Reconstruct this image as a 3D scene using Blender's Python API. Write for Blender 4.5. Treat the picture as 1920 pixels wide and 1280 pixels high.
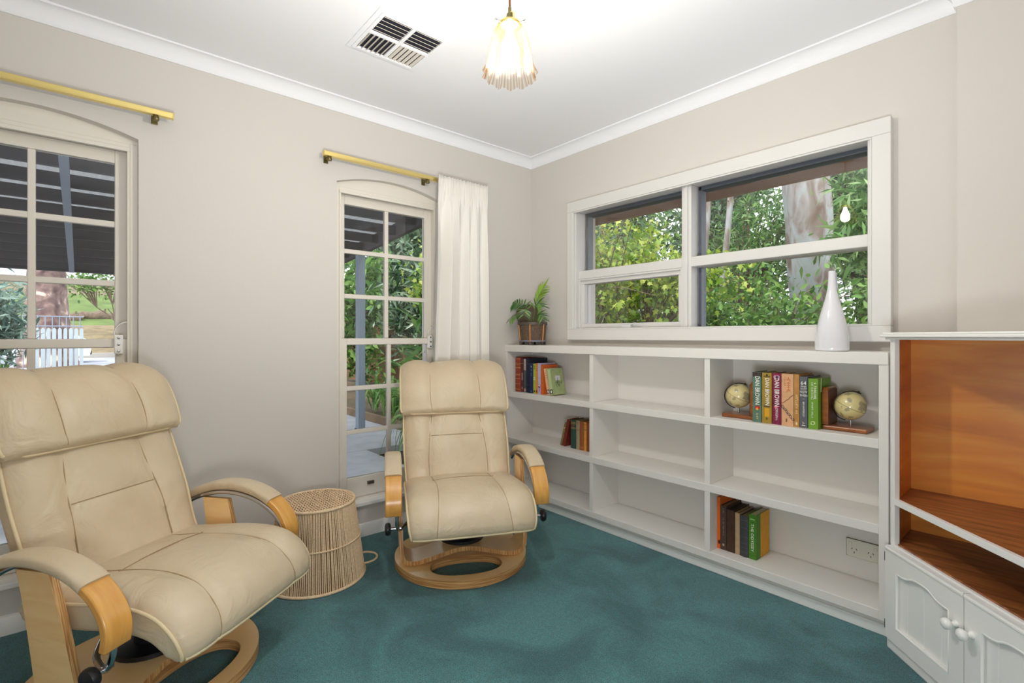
import bpy, bmesh, math, random
import numpy as np
from mathutils import Vector, Matrix, Euler

for _o in list(bpy.data.objects):
    bpy.data.objects.remove(_o)
S = bpy.context.scene
COL = S.collection
PI = math.pi
R = math.radians
CEIL_Z = 2.38
random.seed(7)
rng = np.random.default_rng(11)

# ------------------------------------------------------------------ camera
cam_d = bpy.data.cameras.new('camera')
cam_d.sensor_width = 36.0
cam_d.lens = 935.0 / 1920.0 * 36.0
cam_d.shift_y = -10.0 / 1920.0
cam_d.clip_start = 0.02
cam_d.clip_end = 400
cam = bpy.data.objects.new('camera', cam_d)
cam.location = (2.642, -2.473, 1.11)
cam.rotation_euler = (R(90), 0, R(49.097))
COL.objects.link(cam)
S.camera = cam

# ------------------------------------------------------------------ world, sun, fill, exposure
W = bpy.data.worlds.new('sky')
S.world = W
W.use_nodes = True
_nt = W.node_tree
_nt.nodes.clear()
_out = _nt.nodes.new('ShaderNodeOutputWorld')
_bg = _nt.nodes.new('ShaderNodeBackground')
_bg.inputs[0].default_value = (0.90, 0.95, 1.0, 1)
_bg.inputs[1].default_value = 2.3
_nt.links.new(_bg.outputs[0], _out.inputs[0])

def light(name, kind, loc, rot, energy, color=(1, 1, 1), **kw):
    d = bpy.data.lights.new(name, kind)
    d.energy = energy
    d.color = color
    for k, v in kw.items():
        setattr(d, k, v)
    o = bpy.data.objects.new(name, d)
    o.location = loc
    o.rotation_euler = rot
    COL.objects.link(o)
    return o

# hazy sun from behind the house, it only reaches the garden
light('sun', 'SUN', (6, -8, 12), (R(40), 0, R(38)), 2.6, (1.0, 0.96, 0.90), angle=R(6))
# added soft light low under the camera, aimed up to brighten the ceiling
_sl = light('soft_light', 'AREA', (2.52, -2.35, 0.75), (0, 0, 0), 13.0, (0.93, 0.965, 1.0), shape='DISK', size=0.45, spread=R(110))
_sl.rotation_euler = (Vector((1.45, -1.35, CEIL_Z)) - _sl.location).to_track_quat('-Z', 'Y').to_euler()
_fl = light('fill_light', 'AREA', (2.58, -2.44, 0.70), (0, 0, 0), 8.0, (0.95, 0.975, 1.0), shape='DISK', size=0.35)
_fl.rotation_euler = (Vector((1.0, -1.0, 0.45)) - _fl.location).to_track_quat('-Z', 'Y').to_euler()
S.view_settings.view_transform = 'Standard'
S.view_settings.look = 'None'
S.view_settings.exposure = 0.20
S.view_settings.gamma = 1.0
S.view_settings.use_curve_mapping = False
S.cycles.max_bounces = 10
S.cycles.diffuse_bounces = 6
S.cycles.transparent_max_bounces = 16
S.cycles.sample_clamp_indirect = 6.0
S.cycles.caustics_reflective = False
S.cycles.caustics_refractive = False
try:
    S.cycles.use_denoising = True
except Exception:
    pass

# ------------------------------------------------------------------ materials
def nodemat(name):
    m = bpy.data.materials.new(name)
    m.use_nodes = True
    nt = m.node_tree
    b = nt.nodes['Principled BSDF']
    return m, nt, b

def lin(c):
    return tuple(((x / 12.92) if x <= 0.04045 else ((x + 0.055) / 1.055) ** 2.4) for x in c)

def rgb(r, g, b):
    return lin((r / 255, g / 255, b / 255)) + (1,)

def mat(name, col, rough=0.5, metal=0.0, bump=0.0, bscale=60.0, var=0.0, vscale=8.0, spec=0.5, stretch=None, coat=0.0, detail=4.0):
    m, nt, b = nodemat(name)
    b.inputs['Base Color'].default_value = col
    b.inputs['Roughness'].default_value = rough
    b.inputs['Metallic'].default_value = metal
    b.inputs['Specular IOR Level'].default_value = spec
    b.inputs['Coat Weight'].default_value = coat
    tc = nt.nodes.new('ShaderNodeTexCoord')
    mp = nt.nodes.new('ShaderNodeMapping')
    nt.links.new(tc.outputs['Object'], mp.inputs[0])
    if stretch:
        mp.inputs['Scale'].default_value = stretch
    if var > 0:
        n = nt.nodes.new('ShaderNodeTexNoise')
        n.inputs['Scale'].default_value = vscale
        n.inputs['Detail'].default_value = detail
        nt.links.new(mp.outputs[0], n.inputs['Vector'])
        r = nt.nodes.new('ShaderNodeValToRGB')
        r.color_ramp.elements[0].position = 0.3
        r.color_ramp.elements[1].position = 0.7
        r.color_ramp.elements[0].color = tuple(c * (1 - var) for c in col[:3]) + (1,)
        r.color_ramp.elements[1].color = tuple(min(1, c * (1 + var)) for c in col[:3]) + (1,)
        nt.links.new(n.outputs['Fac'], r.inputs[0])
        nt.links.new(r.outputs[0], b.inputs['Base Color'])
    if bump > 0:
        n2 = nt.nodes.new('ShaderNodeTexNoise')
        n2.inputs['Scale'].default_value = bscale
        n2.inputs['Detail'].default_value = 3
        nt.links.new(mp.outputs[0], n2.inputs['Vector'])
        bp = nt.nodes.new('ShaderNodeBump')
        bp.inputs['Strength'].default_value = bump
        bp.inputs['Distance'].default_value = 0.01
        nt.links.new(n2.outputs['Fac'], bp.inputs['Height'])
        nt.links.new(bp.outputs[0], b.inputs['Normal'])
    return m

def ramp2(nt, fac, cols, pos=None):
    r = nt.nodes.new('ShaderNodeValToRGB')
    e = r.color_ramp.elements
    n = len(cols)
    pos = pos or [i / (n - 1) for i in range(n)]
    e[0].position, e[0].color = pos[0], cols[0]
    e[1].position, e[1].color = pos[-1], cols[-1]
    for i in range(1, n - 1):
        x = e.new(pos[i])
        x.color = cols[i]
    nt.links.new(fac, r.inputs[0])
    return r.outputs[0]

def wood(name, c1, c2, scale=6.0, axis=(1, 12, 12), rough=0.35, coat=0.2, dark=None):
    m, nt, b = nodemat(name)
    tc = nt.nodes.new('ShaderNodeTexCoord')
    mp = nt.nodes.new('ShaderNodeMapping')
    mp.inputs['Scale'].default_value = axis
    nt.links.new(tc.outputs['Object'], mp.inputs[0])
    n = nt.nodes.new('ShaderNodeTexNoise')
    n.inputs['Scale'].default_value = scale
    n.inputs['Detail'].default_value = 6
    n.inputs['Distortion'].default_value = 0.6
    nt.links.new(mp.outputs[0], n.inputs['Vector'])
    cols = [c1, c2] if dark is None else [dark, c1, c2]
    pos = [0.32, 0.68] if dark is None else [0.28, 0.5, 0.72]
    o = ramp2(nt, n.outputs['Fac'], cols, pos)
    nt.links.new(o, b.inputs['Base Color'])
    b.inputs['Roughness'].default_value = rough
    b.inputs['Coat Weight'].default_value = coat
    b.inputs['Coat Roughness'].default_value = 0.25
    return m

def glassmat(name, tint=(1, 1, 1, 1), ior=1.45, rough=0.0, extra=0.0):
    m = bpy.data.materials.new(name)
    m.use_nodes = True
    nt = m.node_tree
    nt.nodes.clear()
    o = nt.nodes.new('ShaderNodeOutputMaterial')
    t = nt.nodes.new('ShaderNodeBsdfTransparent')
    t.inputs[0].default_value = tint
    g = nt.nodes.new('ShaderNodeBsdfGlossy')
    g.inputs['Roughness'].default_value = rough
    f = nt.nodes.new('ShaderNodeFresnel')
    f.inputs[0].default_value = ior
    mx = nt.nodes.new('ShaderNodeMixShader')
    if extra:
        a = nt.nodes.new('ShaderNodeMath')
        a.operation = 'ADD'
        a.inputs[1].default_value = extra
        nt.links.new(f.outputs[0], a.inputs[0])
        nt.links.new(a.outputs[0], mx.inputs[0])
    else:
        nt.links.new(f.outputs[0], mx.inputs[0])
    nt.links.new(t.outputs[0], mx.inputs[1])
    nt.links.new(g.outputs[0], mx.inputs[2])
    nt.links.new(mx.outputs[0], o.inputs[0])
    return m

def leafmat(name, cols, trans=0.35, rough=0.45, by_object=False):
    m = bpy.data.materials.new(name)
    m.use_nodes = True
    nt = m.node_tree
    nt.nodes.clear()
    o = nt.nodes.new('ShaderNodeOutputMaterial')
    if by_object:
        a = nt.nodes.new('ShaderNodeObjectInfo')
        fac = a.outputs['Random']
    else:
        a = nt.nodes.new('ShaderNodeAttribute')
        a.attribute_name = 'tint'
        fac = a.outputs['Fac']
    c = ramp2(nt, fac, cols)
    p = nt.nodes.new('ShaderNodeBsdfPrincipled')
    p.inputs['Roughness'].default_value = rough
    t = nt.nodes.new('ShaderNodeBsdfTranslucent')
    mx = nt.nodes.new('ShaderNodeMixShader')
    mx.inputs[0].default_value = trans
    nt.links.new(c, p.inputs['Base Color'])
    nt.links.new(c, t.inputs[0])
    nt.links.new(p.outputs[0], mx.inputs[1])
    nt.links.new(t.outputs[0], mx.inputs[2])
    nt.links.new(mx.outputs[0], o.inputs[0])
    return m

# ------------------------------------------------------------------ mesh helpers
class MB:
    def __init__(s):
        s.v = []
        s.f = []
        s.uv = None
    def add(s, vs, fs, M=None):
        o = len(s.v)
        if M is not None:
            vs = [tuple(M @ Vector(v)) for v in vs]
        s.v += [tuple(v) for v in vs]
        s.f += [tuple(i + o for i in f) for f in fs]
        return s
    def box(s, x0, x1, y0, y1, z0, z1, M=None):
        x0, x1 = sorted((x0, x1)); y0, y1 = sorted((y0, y1)); z0, z1 = sorted((z0, z1))
        vs = [(x, y, z) for z in (z0, z1) for y in (y0, y1) for x in (x0, x1)]
        return s.add(vs, [(0, 2, 3, 1), (4, 5, 7, 6), (0, 1, 5, 4), (2, 6, 7, 3), (0, 4, 6, 2), (1, 3, 7, 5)], M)
    def prism(s, poly, a0, a1, axis='z', M=None):
        # poly in the two other axes (x: (y,z), y: (x,z), z: (x,y))
        n = len(poly)
        def P(p, a):
            return {'x': (a, p[0], p[1]), 'y': (p[0], a, p[1]), 'z': (p[0], p[1], a)}[axis]
        vs = [P(p, a0) for p in poly] + [P(p, a1) for p in poly]
        fs = [tuple(range(n))[::-1], tuple(range(n, 2 * n))]
        fs += [(i, (i + 1) % n, n + (i + 1) % n, n + i) for i in range(n)]
        return s.add(vs, fs, M)
    def tube(s, pts, r, n=10, closed=False, caps=True, M=None):
        pts = [Vector(p) for p in pts]
        k = len(pts)
        rs = r if isinstance(r, (list, tuple)) else [r] * k
        vs, fs = [], []
        up = None
        for i, p in enumerate(pts):
            a = pts[(i - 1) % k] if (closed or i > 0) else p
            b = pts[(i + 1) % k] if (closed or i < k - 1) else p
            t = (b - a)
            t = t.normalized() if t.length > 1e-9 else Vector((0, 0, 1))
            if up is None:
                up = Vector((0, 0, 1)) if abs(t.z) < 0.9 else Vector((1, 0, 0))
            u = (up - t * up.dot(t))
            u = u.normalized() if u.length > 1e-6 else t.orthogonal().normalized()
            up = u
            w = t.cross(u)
            for j in range(n):
                th = 2 * PI * j / n
                vs.append(p + (u * math.cos(th) + w * math.sin(th)) * rs[i])
        m = k if closed else k - 1
        for i in range(m):
            for j in range(n):
                a, b = i * n + j, i * n + (j + 1) % n
                c, d = ((i + 1) % k) * n + (j + 1) % n, ((i + 1) % k) * n + j
                fs.append((a, b, c, d))
        if caps and not closed:
            fs.append(tuple(range(n))[::-1])
            fs.append(tuple(range((k - 1) * n, k * n)))
        return s.add(vs, fs, M)
    def lathe(s, prof, n=32, M=None, caps=True):
        vs, fs = [], []
        for (r, z) in prof:
            for j in range(n):
                th = 2 * PI * j / n
                vs.append((r * math.cos(th), r * math.sin(th), z))
        k = len(prof)
        for i in range(k - 1):
            for j in range(n):
                fs.append((i * n + j, i * n + (j + 1) % n, (i + 1) * n + (j + 1) % n, (i + 1) * n + j))
        if caps:
            fs.append(tuple(range(n))[::-1])
            fs.append(tuple(range((k - 1) * n, k * n)))
        return s.add(vs, fs, M)
    def strip(s, path, w0, w1, th, M=None, closed=False):
        # bent band: path of (a,z) points in the xz plane, thick th along the normal, from y=w0 to y=w1
        k = len(path)
        vs, fs = [], []
        for i, (a, z) in enumerate(path):
            p0, p1 = path[max(0, i - 1)], path[min(k - 1, i + 1)]
            tx, tz = p1[0] - p0[0], p1[1] - p0[1]
            L = math.hypot(tx, tz) or 1
            nx, nz = -tz / L, tx / L
            for sgn in (0.5, -0.5):
                for y in (w0, w1):
                    vs.append((a + nx * th * sgn, y, z + nz * th * sgn))
        for i in range(k - 1):
            a, b = i * 4, (i + 1) * 4
            fs += [(a, b, b + 1, a + 1), (a + 2, a + 3, b + 3, b + 2), (a, a + 2, b + 2, b), (a + 1, b + 1, b + 3, a + 3)]
        fs += [(0, 1, 3, 2), (4 * k - 4, 4 * k - 2, 4 * k - 1, 4 * k - 3)]
        return s.add(vs, fs, M)
    def mesh(s, name, m, smooth=None):
        me = bpy.data.meshes.new(name)
        me.from_pydata(s.v, [], s.f)
        if m is not None:
            me.materials.append(m)
        bm = bmesh.new()
        bm.from_mesh(me)
        bmesh.ops.recalc_face_normals(bm, faces=bm.faces)
        bm.to_mesh(me)
        bm.free()
        if smooth is not None:
            for p in me.polygons:
                p.use_smooth = True
            me.set_sharp_from_angle(angle=R(smooth))
        me.update()
        return me
    def build(s, name, m, parent=None, smooth=None, bevel=0, loc=None, rot=None):
        o = bpy.data.objects.new(name, s.mesh(name, m, smooth))
        COL.objects.link(o)
        if parent is not None:
            o.parent = parent
        if loc is not None:
            o.location = loc
        if rot is not None:
            o.rotation_euler = rot
        if bevel:
            bv = o.modifiers.new('bevel', 'BEVEL')
            bv.width = bevel
            bv.segments = 2
            bv.limit_method = 'ANGLE'
            bv.angle_limit = R(40)
        return o

def tag(o, label=None, cat=None, group=None, kind=None):
    if label: o['label'] = label
    if cat: o['category'] = cat
    if group: o['group'] = group
    if kind: o['kind'] = kind
    return o

def empty(name, loc=(0, 0, 0), rz=0.0, label=None, cat=None, group=None, kind=None, rot=None):
    o = bpy.data.objects.new(name, None)
    o.empty_display_size = 0.05
    COL.objects.link(o)
    o.location = loc
    o.rotation_euler = rot if rot is not None else (0, 0, rz)
    return tag(o, label, cat, group, kind)

def struct(o):
    o['kind'] = 'structure'
    return o

def shared(name, me, parent, loc=(0, 0, 0), rot=(0, 0, 0), scale=None):
    o = bpy.data.objects.new(name, me)
    COL.objects.link(o)
    o.parent = parent
    o.location = loc
    o.rotation_euler = rot
    if scale is not None:
        o.scale = scale
    return o

def text_mesh(txt, size, m, extrude=0.0003, align='LEFT', shear=0.0, sx=1.0, bold=0.0):
    cu = bpy.data.curves.new('lettering', 'FONT')
    cu.body = txt
    cu.size = size
    cu.extrude = extrude
    cu.align_x = align
    cu.align_y = 'CENTER'
    cu.shear = shear
    cu.offset = bold
    cu.resolution_u = 2
    to = bpy.data.objects.new('lettering', cu)
    COL.objects.link(to)
    dg = bpy.context.evaluated_depsgraph_get()
    me = bpy.data.meshes.new_from_object(to.evaluated_get(dg))
    bpy.data.objects.remove(to)
    bpy.data.curves.remove(cu)
    if sx != 1.0:
        for v in me.vertices:
            v.co.x *= sx
    me.materials.clear()
    me.materials.append(m)
    return me

def smoothpath(pts, n=8):
    # Catmull-Rom through points of any dimension
    P = [np.array(p, float) for p in pts]
    P = [2 * P[0] - P[1]] + P + [2 * P[-1] - P[-2]]
    out = []
    for i in range(1, len(P) - 2):
        for j in range(n):
            t = j / n
            a, b, c, d = P[i - 1], P[i], P[i + 1], P[i + 2]
            out.append(0.5 * ((2 * b) + (c - a) * t + (2 * a - 5 * b + 4 * c - d) * t * t + (3 * b - a - 3 * c + d) * t ** 3))
    out.append(P[-2])
    return [tuple(float(x) for x in p) for p in out]

WALL = mat('wall_paint', rgb(212, 207, 201), 0.85, bump=0.04, bscale=180, spec=0.2)
CEIL = mat('ceiling_paint', rgb(240, 241, 244), 0.9, spec=0.1)
WHITE = mat('white_gloss_paint', rgb(240, 239, 236), 0.35, bump=0.02, bscale=40)
WINW = mat('window_white_paint', rgb(220, 218, 215), 0.4)
CREAM = mat('cream_window_paint', rgb(226, 220, 210), 0.4)
SHELF = mat('shelf_paint', rgb(231, 227, 222), 0.45, bump=0.03, bscale=30)
GLASS = glassmat('window_glass')
BLACK = mat('black_plastic', rgb(24, 24, 28), 0.35)
CHROME = mat('chrome', rgb(200, 200, 205), 0.15, 1.0)
BRASS = mat('brass', rgb(238, 216, 140), 0.28, 1.0)
ABRASS = mat('aged_brass', rgb(120, 110, 70), 0.4, 0.8)

# ------------------------------------------------------------------ carpet
def carpet():
    m, nt, b = nodemat('teal_carpet')
    tc = nt.nodes.new('ShaderNodeTexCoord')
    n1 = nt.nodes.new('ShaderNodeTexNoise'); n1.inputs['Scale'].default_value = 3.2; n1.inputs['Detail'].default_value = 3; n1.inputs['Distortion'].default_value = 0.8
    n2 = nt.nodes.new('ShaderNodeTexNoise'); n2.inputs['Scale'].default_value = 260; n2.inputs['Detail'].default_value = 4
    n3 = nt.nodes.new('ShaderNodeTexNoise'); n3.inputs['Scale'].default_value = 60; n3.inputs['Detail'].default_value = 4
    for n in (n1, n2, n3):
        nt.links.new(tc.outputs['Object'], n.inputs['Vector'])
    a = ramp2(nt, n1.outputs['Fac'], [rgb(50, 100, 105), rgb(72, 128, 131)], [0.38, 0.62])
    d = ramp2(nt, n2.outputs['Fac'], [(0.4, 0.4, 0.4, 1), (1.6, 1.6, 1.6, 1)], [0.3, 0.7])
    e = ramp2(nt, n3.outputs['Fac'], [(0.85, 0.85, 0.85, 1), (1.15, 1.15, 1.15, 1)], [0.3, 0.7])
    m1 = nt.nodes.new('ShaderNodeMixRGB'); m1.blend_type = 'MULTIPLY'; m1.inputs[0].default_value = 1
    m2 = nt.nodes.new('ShaderNodeMixRGB'); m2.blend_type = 'MULTIPLY'; m2.inputs[0].default_value = 1
    nt.links.new(a, m1.inputs[1]); nt.links.new(d, m1.inputs[2])
    nt.links.new(m1.outputs[0], m2.inputs[1]); nt.links.new(e, m2.inputs[2])
    nt.links.new(m2.outputs[0], b.inputs['Base Color'])
    b.inputs['Roughness'].default_value = 1.0
    b.inputs['Specular IOR Level'].default_value = 0.05
    b.inputs['Sheen Weight'].default_value = 0.25
    b.inputs['Sheen Roughness'].default_value = 0.6
    bp = nt.nodes.new('ShaderNodeBump'); bp.inputs['Strength'].default_value = 0.8; bp.inputs['Distance'].default_value = 0.006
    nt.links.new(n2.outputs['Fac'], bp.inputs['Height'])
    nt.links.new(bp.outputs[0], b.inputs['Normal'])
    return m

CZ = 2.38          # ceiling height
XR, YF = 2.93, -3.12
struct(MB().box(-0.02, XR + .1, YF - .1, 0.02, -0.03, 0.0).build('floor', carpet()))
struct(MB().box(-0.2, XR + .1, YF - .1, 0.2, CZ, CZ + .06).build('ceiling', CEIL))
struct(MB().box(-0.45, XR + .3, YF - .3, 0.75, 2.78, 2.82).build('roof', mat('roof_tile', rgb(90, 70, 60), 0.8)))

# left wall with two segmental-arched openings
WIN = [(-2.95, -2.285), (-1.43, -0.765)]
SILL_Z, SPR, APX = 0.17, 1.945, 2.0
def arc(y0, y1, z0, z1, n=20):
    c = (y0 + y1) / 2; h = (y1 - y0) / 2; r = (h * h + (z1 - z0) ** 2) / (2 * (z1 - z0))
    zc = z1 - r
    return [(c + h * (2 * i / n - 1), zc + math.sqrt(r * r - (h * (2 * i / n - 1)) ** 2)) for i in range(n + 1)]
w = MB()
X0, X1 = -0.22, 0.0
ys = [YF - .1, WIN[0][0], WIN[0][1], WIN[1][0], WIN[1][1], 0.2]
for a, b in ((ys[0], ys[1]), (ys[2], ys[3]), (ys[4], ys[5])):
    w.box(X0, X1, a, b, -0.2, 2.7)
for (a, b) in WIN:
    w.box(X0, X1, a, b, -0.2, SILL_Z)
    A = arc(a, b, SPR, APX)
    for (p, q) in zip(A, A[1:]):
        w.prism([p, q, (q[0], 2.7), (p[0], 2.7)], X0, X1, 'x')
struct(w.build('wall_left', WALL))

# back wall with the wide window opening
BX0, BX1, BZ0, BZ1 = 0.43, 2.07, 1.12, 1.945
w = MB()
w.box(0, BX0, 0, 0.2, -0.2, 2.7).box(BX1, XR + .1, 0, 0.2, -0.2, 2.7).box(BX0, BX1, 0, 0.2, -0.2, BZ0).box(BX0, BX1, 0, 0.2, BZ1, 2.7)
struct(w.build('wall_back', WALL))
struct(MB().box(2.328, XR, -0.043, 0.0, 0, CZ).build('wall_nib', WALL))
struct(MB().box(XR, XR + .1, YF - .1, 0.2, -0.2, 2.7).build('wall_right', WALL))
struct(MB().box(-0.0, XR, YF - .1, YF, -0.2, 2.7).build('wall_front', WALL))

# coved cornice
def cove(n=10):
    z0, p = 2.315, 0.062
    prof = [(0, CZ), (0, z0), (0.006, z0)]
    for i in range(n + 1):
        t = i / n * PI / 2
        prof.append((0.010 + (p - 0.016) * (1 - math.cos(t)), z0 + 0.006 + (CZ - 0.008 - z0 - 0.006) * math.sin(t)))
    prof += [(p, CZ - 0.008), (p, CZ)]
    return prof
CV = cove()
def cornice(name, p0, p1, inward, m0, m1):
    # swept from p0 to p1, m0/m1: mitre shift (along run per unit projection)
    p0, p1, nrm = Vector(p0), Vector(p1), Vector(inward)
    d = (p1 - p0).normalized()
    vs = []
    for (p, mm) in ((p0, m0), (p1, m1)):
        for (o, z) in CV:
            q = p + nrm * o + d * (mm * o)
            vs.append((q.x, q.y, z))
    k = len(CV)
    fs = [tuple(range(k)), tuple(range(k, 2 * k))[::-1]] + [(i, (i + 1) % k, k + (i + 1) % k, k + i) for i in range(k)]
    mb = MB(); mb.add(vs, fs)
    return struct(mb.build(name, CEIL, smooth=30))
cornice('trim_1', (0, YF, 0), (0, 0, 0), (1, 0, 0), 1, -1)
cornice('trim_2', (0, 0, 0), (2.328, 0, 0), (0, -1, 0), 1, 0)
cornice('trim_3', (2.328, -0.043, 0), (XR, -0.043, 0), (0, -1, 0), -1, -1)
cornice('trim_4', (2.328, 0, 0), (2.328, -0.043, 0), (-1, 0, 0), 1, 1)
cornice('trim_5', (XR, 0, 0), (XR, YF, 0), (-1, 0, 0), 1, -1)

# skirting on the left wall
struct(MB().prism([(0, 0), (0.016, 0), (0.016, 0.055), (0.010, 0.066), (0, 0.07)], YF, 0.0, 'y').build('baseboard_left', WHITE, smooth=30))

# ------------------------------------------------------------------ arched sash windows
def sash_window(n, a, b):
    root = struct(empty('window_%d' % n, (0, (a + b) / 2, 0)))
    root['label'] = 'arched sash window with twelve small panes'
    h = (b - a) / 2
    J = h - 0.027                     # jamb inner face
    fr = MB()
    fr.box(-0.19, -0.035, -h, -J, SILL_Z, 1.93).box(-0.19, -0.035, J, h, SILL_Z, 1.93)
    fr.box(-0.19, -0.035, -J, J, 1.905, 1.93)
    fr.build('frame', CREAM, root, bevel=0.002)
    # beads either side
    for s in (-1, 1):
        MB().box(-0.046, -0.030, s * (J - 0.010), s * J, SILL_Z + .04, 1.905).build('stop_bead', CREAM, root, bevel=0.002)
    MB().box(-0.046, -0.028, -J, J, 1.895, 1.912).build('head_bead', CREAM, root, bevel=0.002)
    # plaster tympanum between frame head and arch
    ar = [(y - (a + b) / 2, z) for y, z in arc(a, b, SPR, APX)]
    MB().prism([(-h, 1.93)] + ar + [(h, 1.93)], -0.15, -0.04, 'x').build('arch_panel', CREAM, root)
    MB().box(-0.2, -0.03, -h, h, SILL_Z - .0, 0.205).build('sill_frame', CREAM, root)
    MB().box(-0.035, 0.024, -h - 0.0, h + 0.0, SILL_Z + .001, 0.194).build('inner_sill', WHITE, root, bevel=0.004)
    G = h - 0.0755                    # half glass width
    st = J - 0.001
    def sash(name, x0, x1, z0, z1, g0, g1, bars):
        m = MB()
        m.box(x0, x1, -st, -G, z0, z1).box(x0, x1, G, st, z0, z1)
        m.box(x0, x1, -G, G, z0, g0).box(x0, x1, -G, G, g1, z1)
        o = m.build(name, CREAM, root, bevel=0.003)
        xb0, xb1 = x0 + 0.006, x1 - 0.002
        MB().box(xb0, xb1, -0.012, 0.012, g0, g1).build('glazing_bar', CREAM, o, bevel=0.003)
        zz = [g0] + bars + [g1]
        for z in bars:
            MB().box(xb0 + .0012, xb1 - .0012, -G, G, z - 0.0125, z + 0.0125).build('glazing_bar', CREAM, o, bevel=0.003)
        xm = (x0 + x1) / 2
        for i in range(3):
            za = zz[i] + (0.0125 if i else 0); zb = zz[i + 1] - (0.0125 if i < 2 else 0)
            for s in (-1, 1):
                MB().box(xm - .0015, xm + .0015, min(s * 0.012, s * G), max(s * 0.012, s * G), za, zb).build('pane', GLASS, o)
        return o
    up = sash('upper_sash', -0.112, -0.080, 1.060, 1.904, 1.098, 1.849, [1.335, 1.588])
    lo = sash('lower_sash', -0.076, -0.046, 0.206, 1.098, 0.318, 1.062, [0.573, 0.818])
    for s in (-1, 1):                 # curved horns under the meeting rail
        MB().prism([(-0.105, 1.06), (-0.085, 1.06), (-0.085, 1.03), (-0.095, 1.012), (-0.105, 1.005)], s * (st - .04), s * st, 'y').build('horn', CREAM, up)
    MB().box(-0.046, -0.034, -0.14, -0.10, 0.268, 0.286).build('sash_lift', mat('dull_metal', rgb(120, 118, 112), 0.35, 0.8), lo, bevel=0.002)
    lk = MB().box(-0.046, -0.026, st - 0.052, st - 0.022, 1.035, 1.115).build('sash_lock', WHITE, lo, bevel=0.004)
    mb = MB()
    for z in (1.047, 1.075, 1.103):
        mb.lathe([(0.005, 0), (0.005, 0.003), (0.002, 0.004)], 10, Matrix.Translation((-0.026, st - 0.037, z)) @ Matrix.Rotation(R(90), 4, 'Y'))
    mb.build('screw', CHROME, lk)
    MB().tube(smoothpath([(-0.036, st - .005, 1.17), (-0.034, st - .025, 1.165), (-0.034, st - .045, 1.145), (-0.034, st - .052, 1.115)], 5), 0.003, 6).build('lock_cable', WHITE, lk, smooth=60)
    return root
for i, (a, b) in enumerate(WIN):
    sash_window(i + 1, a, b)

# ------------------------------------------------------------------ wide back window
def back_window():
    root = struct(empty('window_3', (0, 0, 0)))
    root['label'] = 'wide white window with four lights'
    def ring(m, x0, x1, z0, z1, wd, y0, y1):
        m.box(x0, x1, y0, y1, z0, z0 + wd).box(x0, x1, y0, y1, z1 - wd, z1).box(x0, x0 + wd, y0, y1, z0 + wd, z1 - wd).box(x1 - wd, x1, y0, y1, z0 + wd, z1 - wd)
        return m
    m = MB()
    # casing boards
    m.box(0.388, 2.131, -0.04, 0.0, 1.087, 1.152).box(0.388, 2.131, -0.04, 0.0, 1.921, 1.987)
    m.box(0.388, 0.438, -0.04, 0.0, 1.152, 1.921).box(2.066, 2.131, -0.04, 0.0, 1.152, 1.921)
    m.build('casing', WINW, root, bevel=0.003)
    ring(MB(), 0.430, 2.070, 1.120, 1.945, 0.022, -0.022, 0.13).build('outer_frame', WINW, root, bevel=0.003)
    ring(MB(), 0.4385, 2.0655, 1.152, 1.921, 0.008, -0.036, -0.02).build('bead', WINW, root, bevel=0.002)
    MB().box(1.196, 1.252, 0.0, 0.12, 1.142, 1.923).build('mullion', WINW, root, bevel=0.004)
    MB().box(1.216, 1.236, -0.012, 0.0, 1.142, 1.923).build('mullion_bead', WINW, root, bevel=0.003)
    MB().box(0.452, 1.196, 0.0, 0.12, 1.482, 1.535).build('transom', WINW, root, bevel=0.004)
    MB().box(1.252, 2.048, 0.0, 0.12, 1.482, 1.535).build('transom', WINW, root, bevel=0.004)
    SK = mat('grey_outer_frame', rgb(88, 96, 108), 0.5)
    def light_(x0, x1, z0, z1):
        p = MB().box(x0, x1, 0.069, 0.073, z0, z1).build('pane', GLASS, root)
        return p
    light_(0.452, 1.196, 1.535, 1.923)
    light_(1.252, 2.048, 1.535, 1.923)
    light_(1.252, 2.048, 1.142, 1.482)
    # grey outer trims seen through the fixed lights
    for (x0, x1, z0, z1) in ((0.452, 1.196, 1.535, 1.923), (1.252, 2.048, 1.535, 1.923), (1.252, 2.048, 1.142, 1.482)):
        MB().box(x0, x0 + 0.016, 0.08, 0.13, z0, z1).build('outer_trim', SK, root)
        if z1 > 1.6:
            MB().box(x0, x1, 0.08, 0.15, z1 - 0.02, z1).build('outer_trim', SK, root)
    # awning sash
    sx0, sx1, sz0, sz1 = 0.455, 1.193, 1.160, 1.479
    sash = ring(MB(), sx0, sx1, sz0, sz1, 0.030, 0.022, 0.085).build('awning_sash', WINW, root, bevel=0.004)
    ring(MB(), sx0 - 0.003, sx1 + 0.003, sz0 - 0.012, sz1 + .003, 0.010, 0.004, 0.03).build('bead', WINW, root, bevel=0.002)
    MB().box(sx0 + .03, sx1 - .03, 0.055, 0.059, sz0 + .03, sz1 - .03).build('pane', GLASS, sash)
    wd = MB().box(0.80, 0.865, -0.004, 0.022, 1.158, 1.178)
    wd.tube([(0.84, 0.004, 1.176), (0.90, -0.006, 1.186), (0.93, -0.012, 1.182)], 0.005, 8)
    wd.build('winder', mat('winder_plastic', rgb(225, 225, 225), 0.3), root, bevel=0.002)
back_window()

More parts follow.
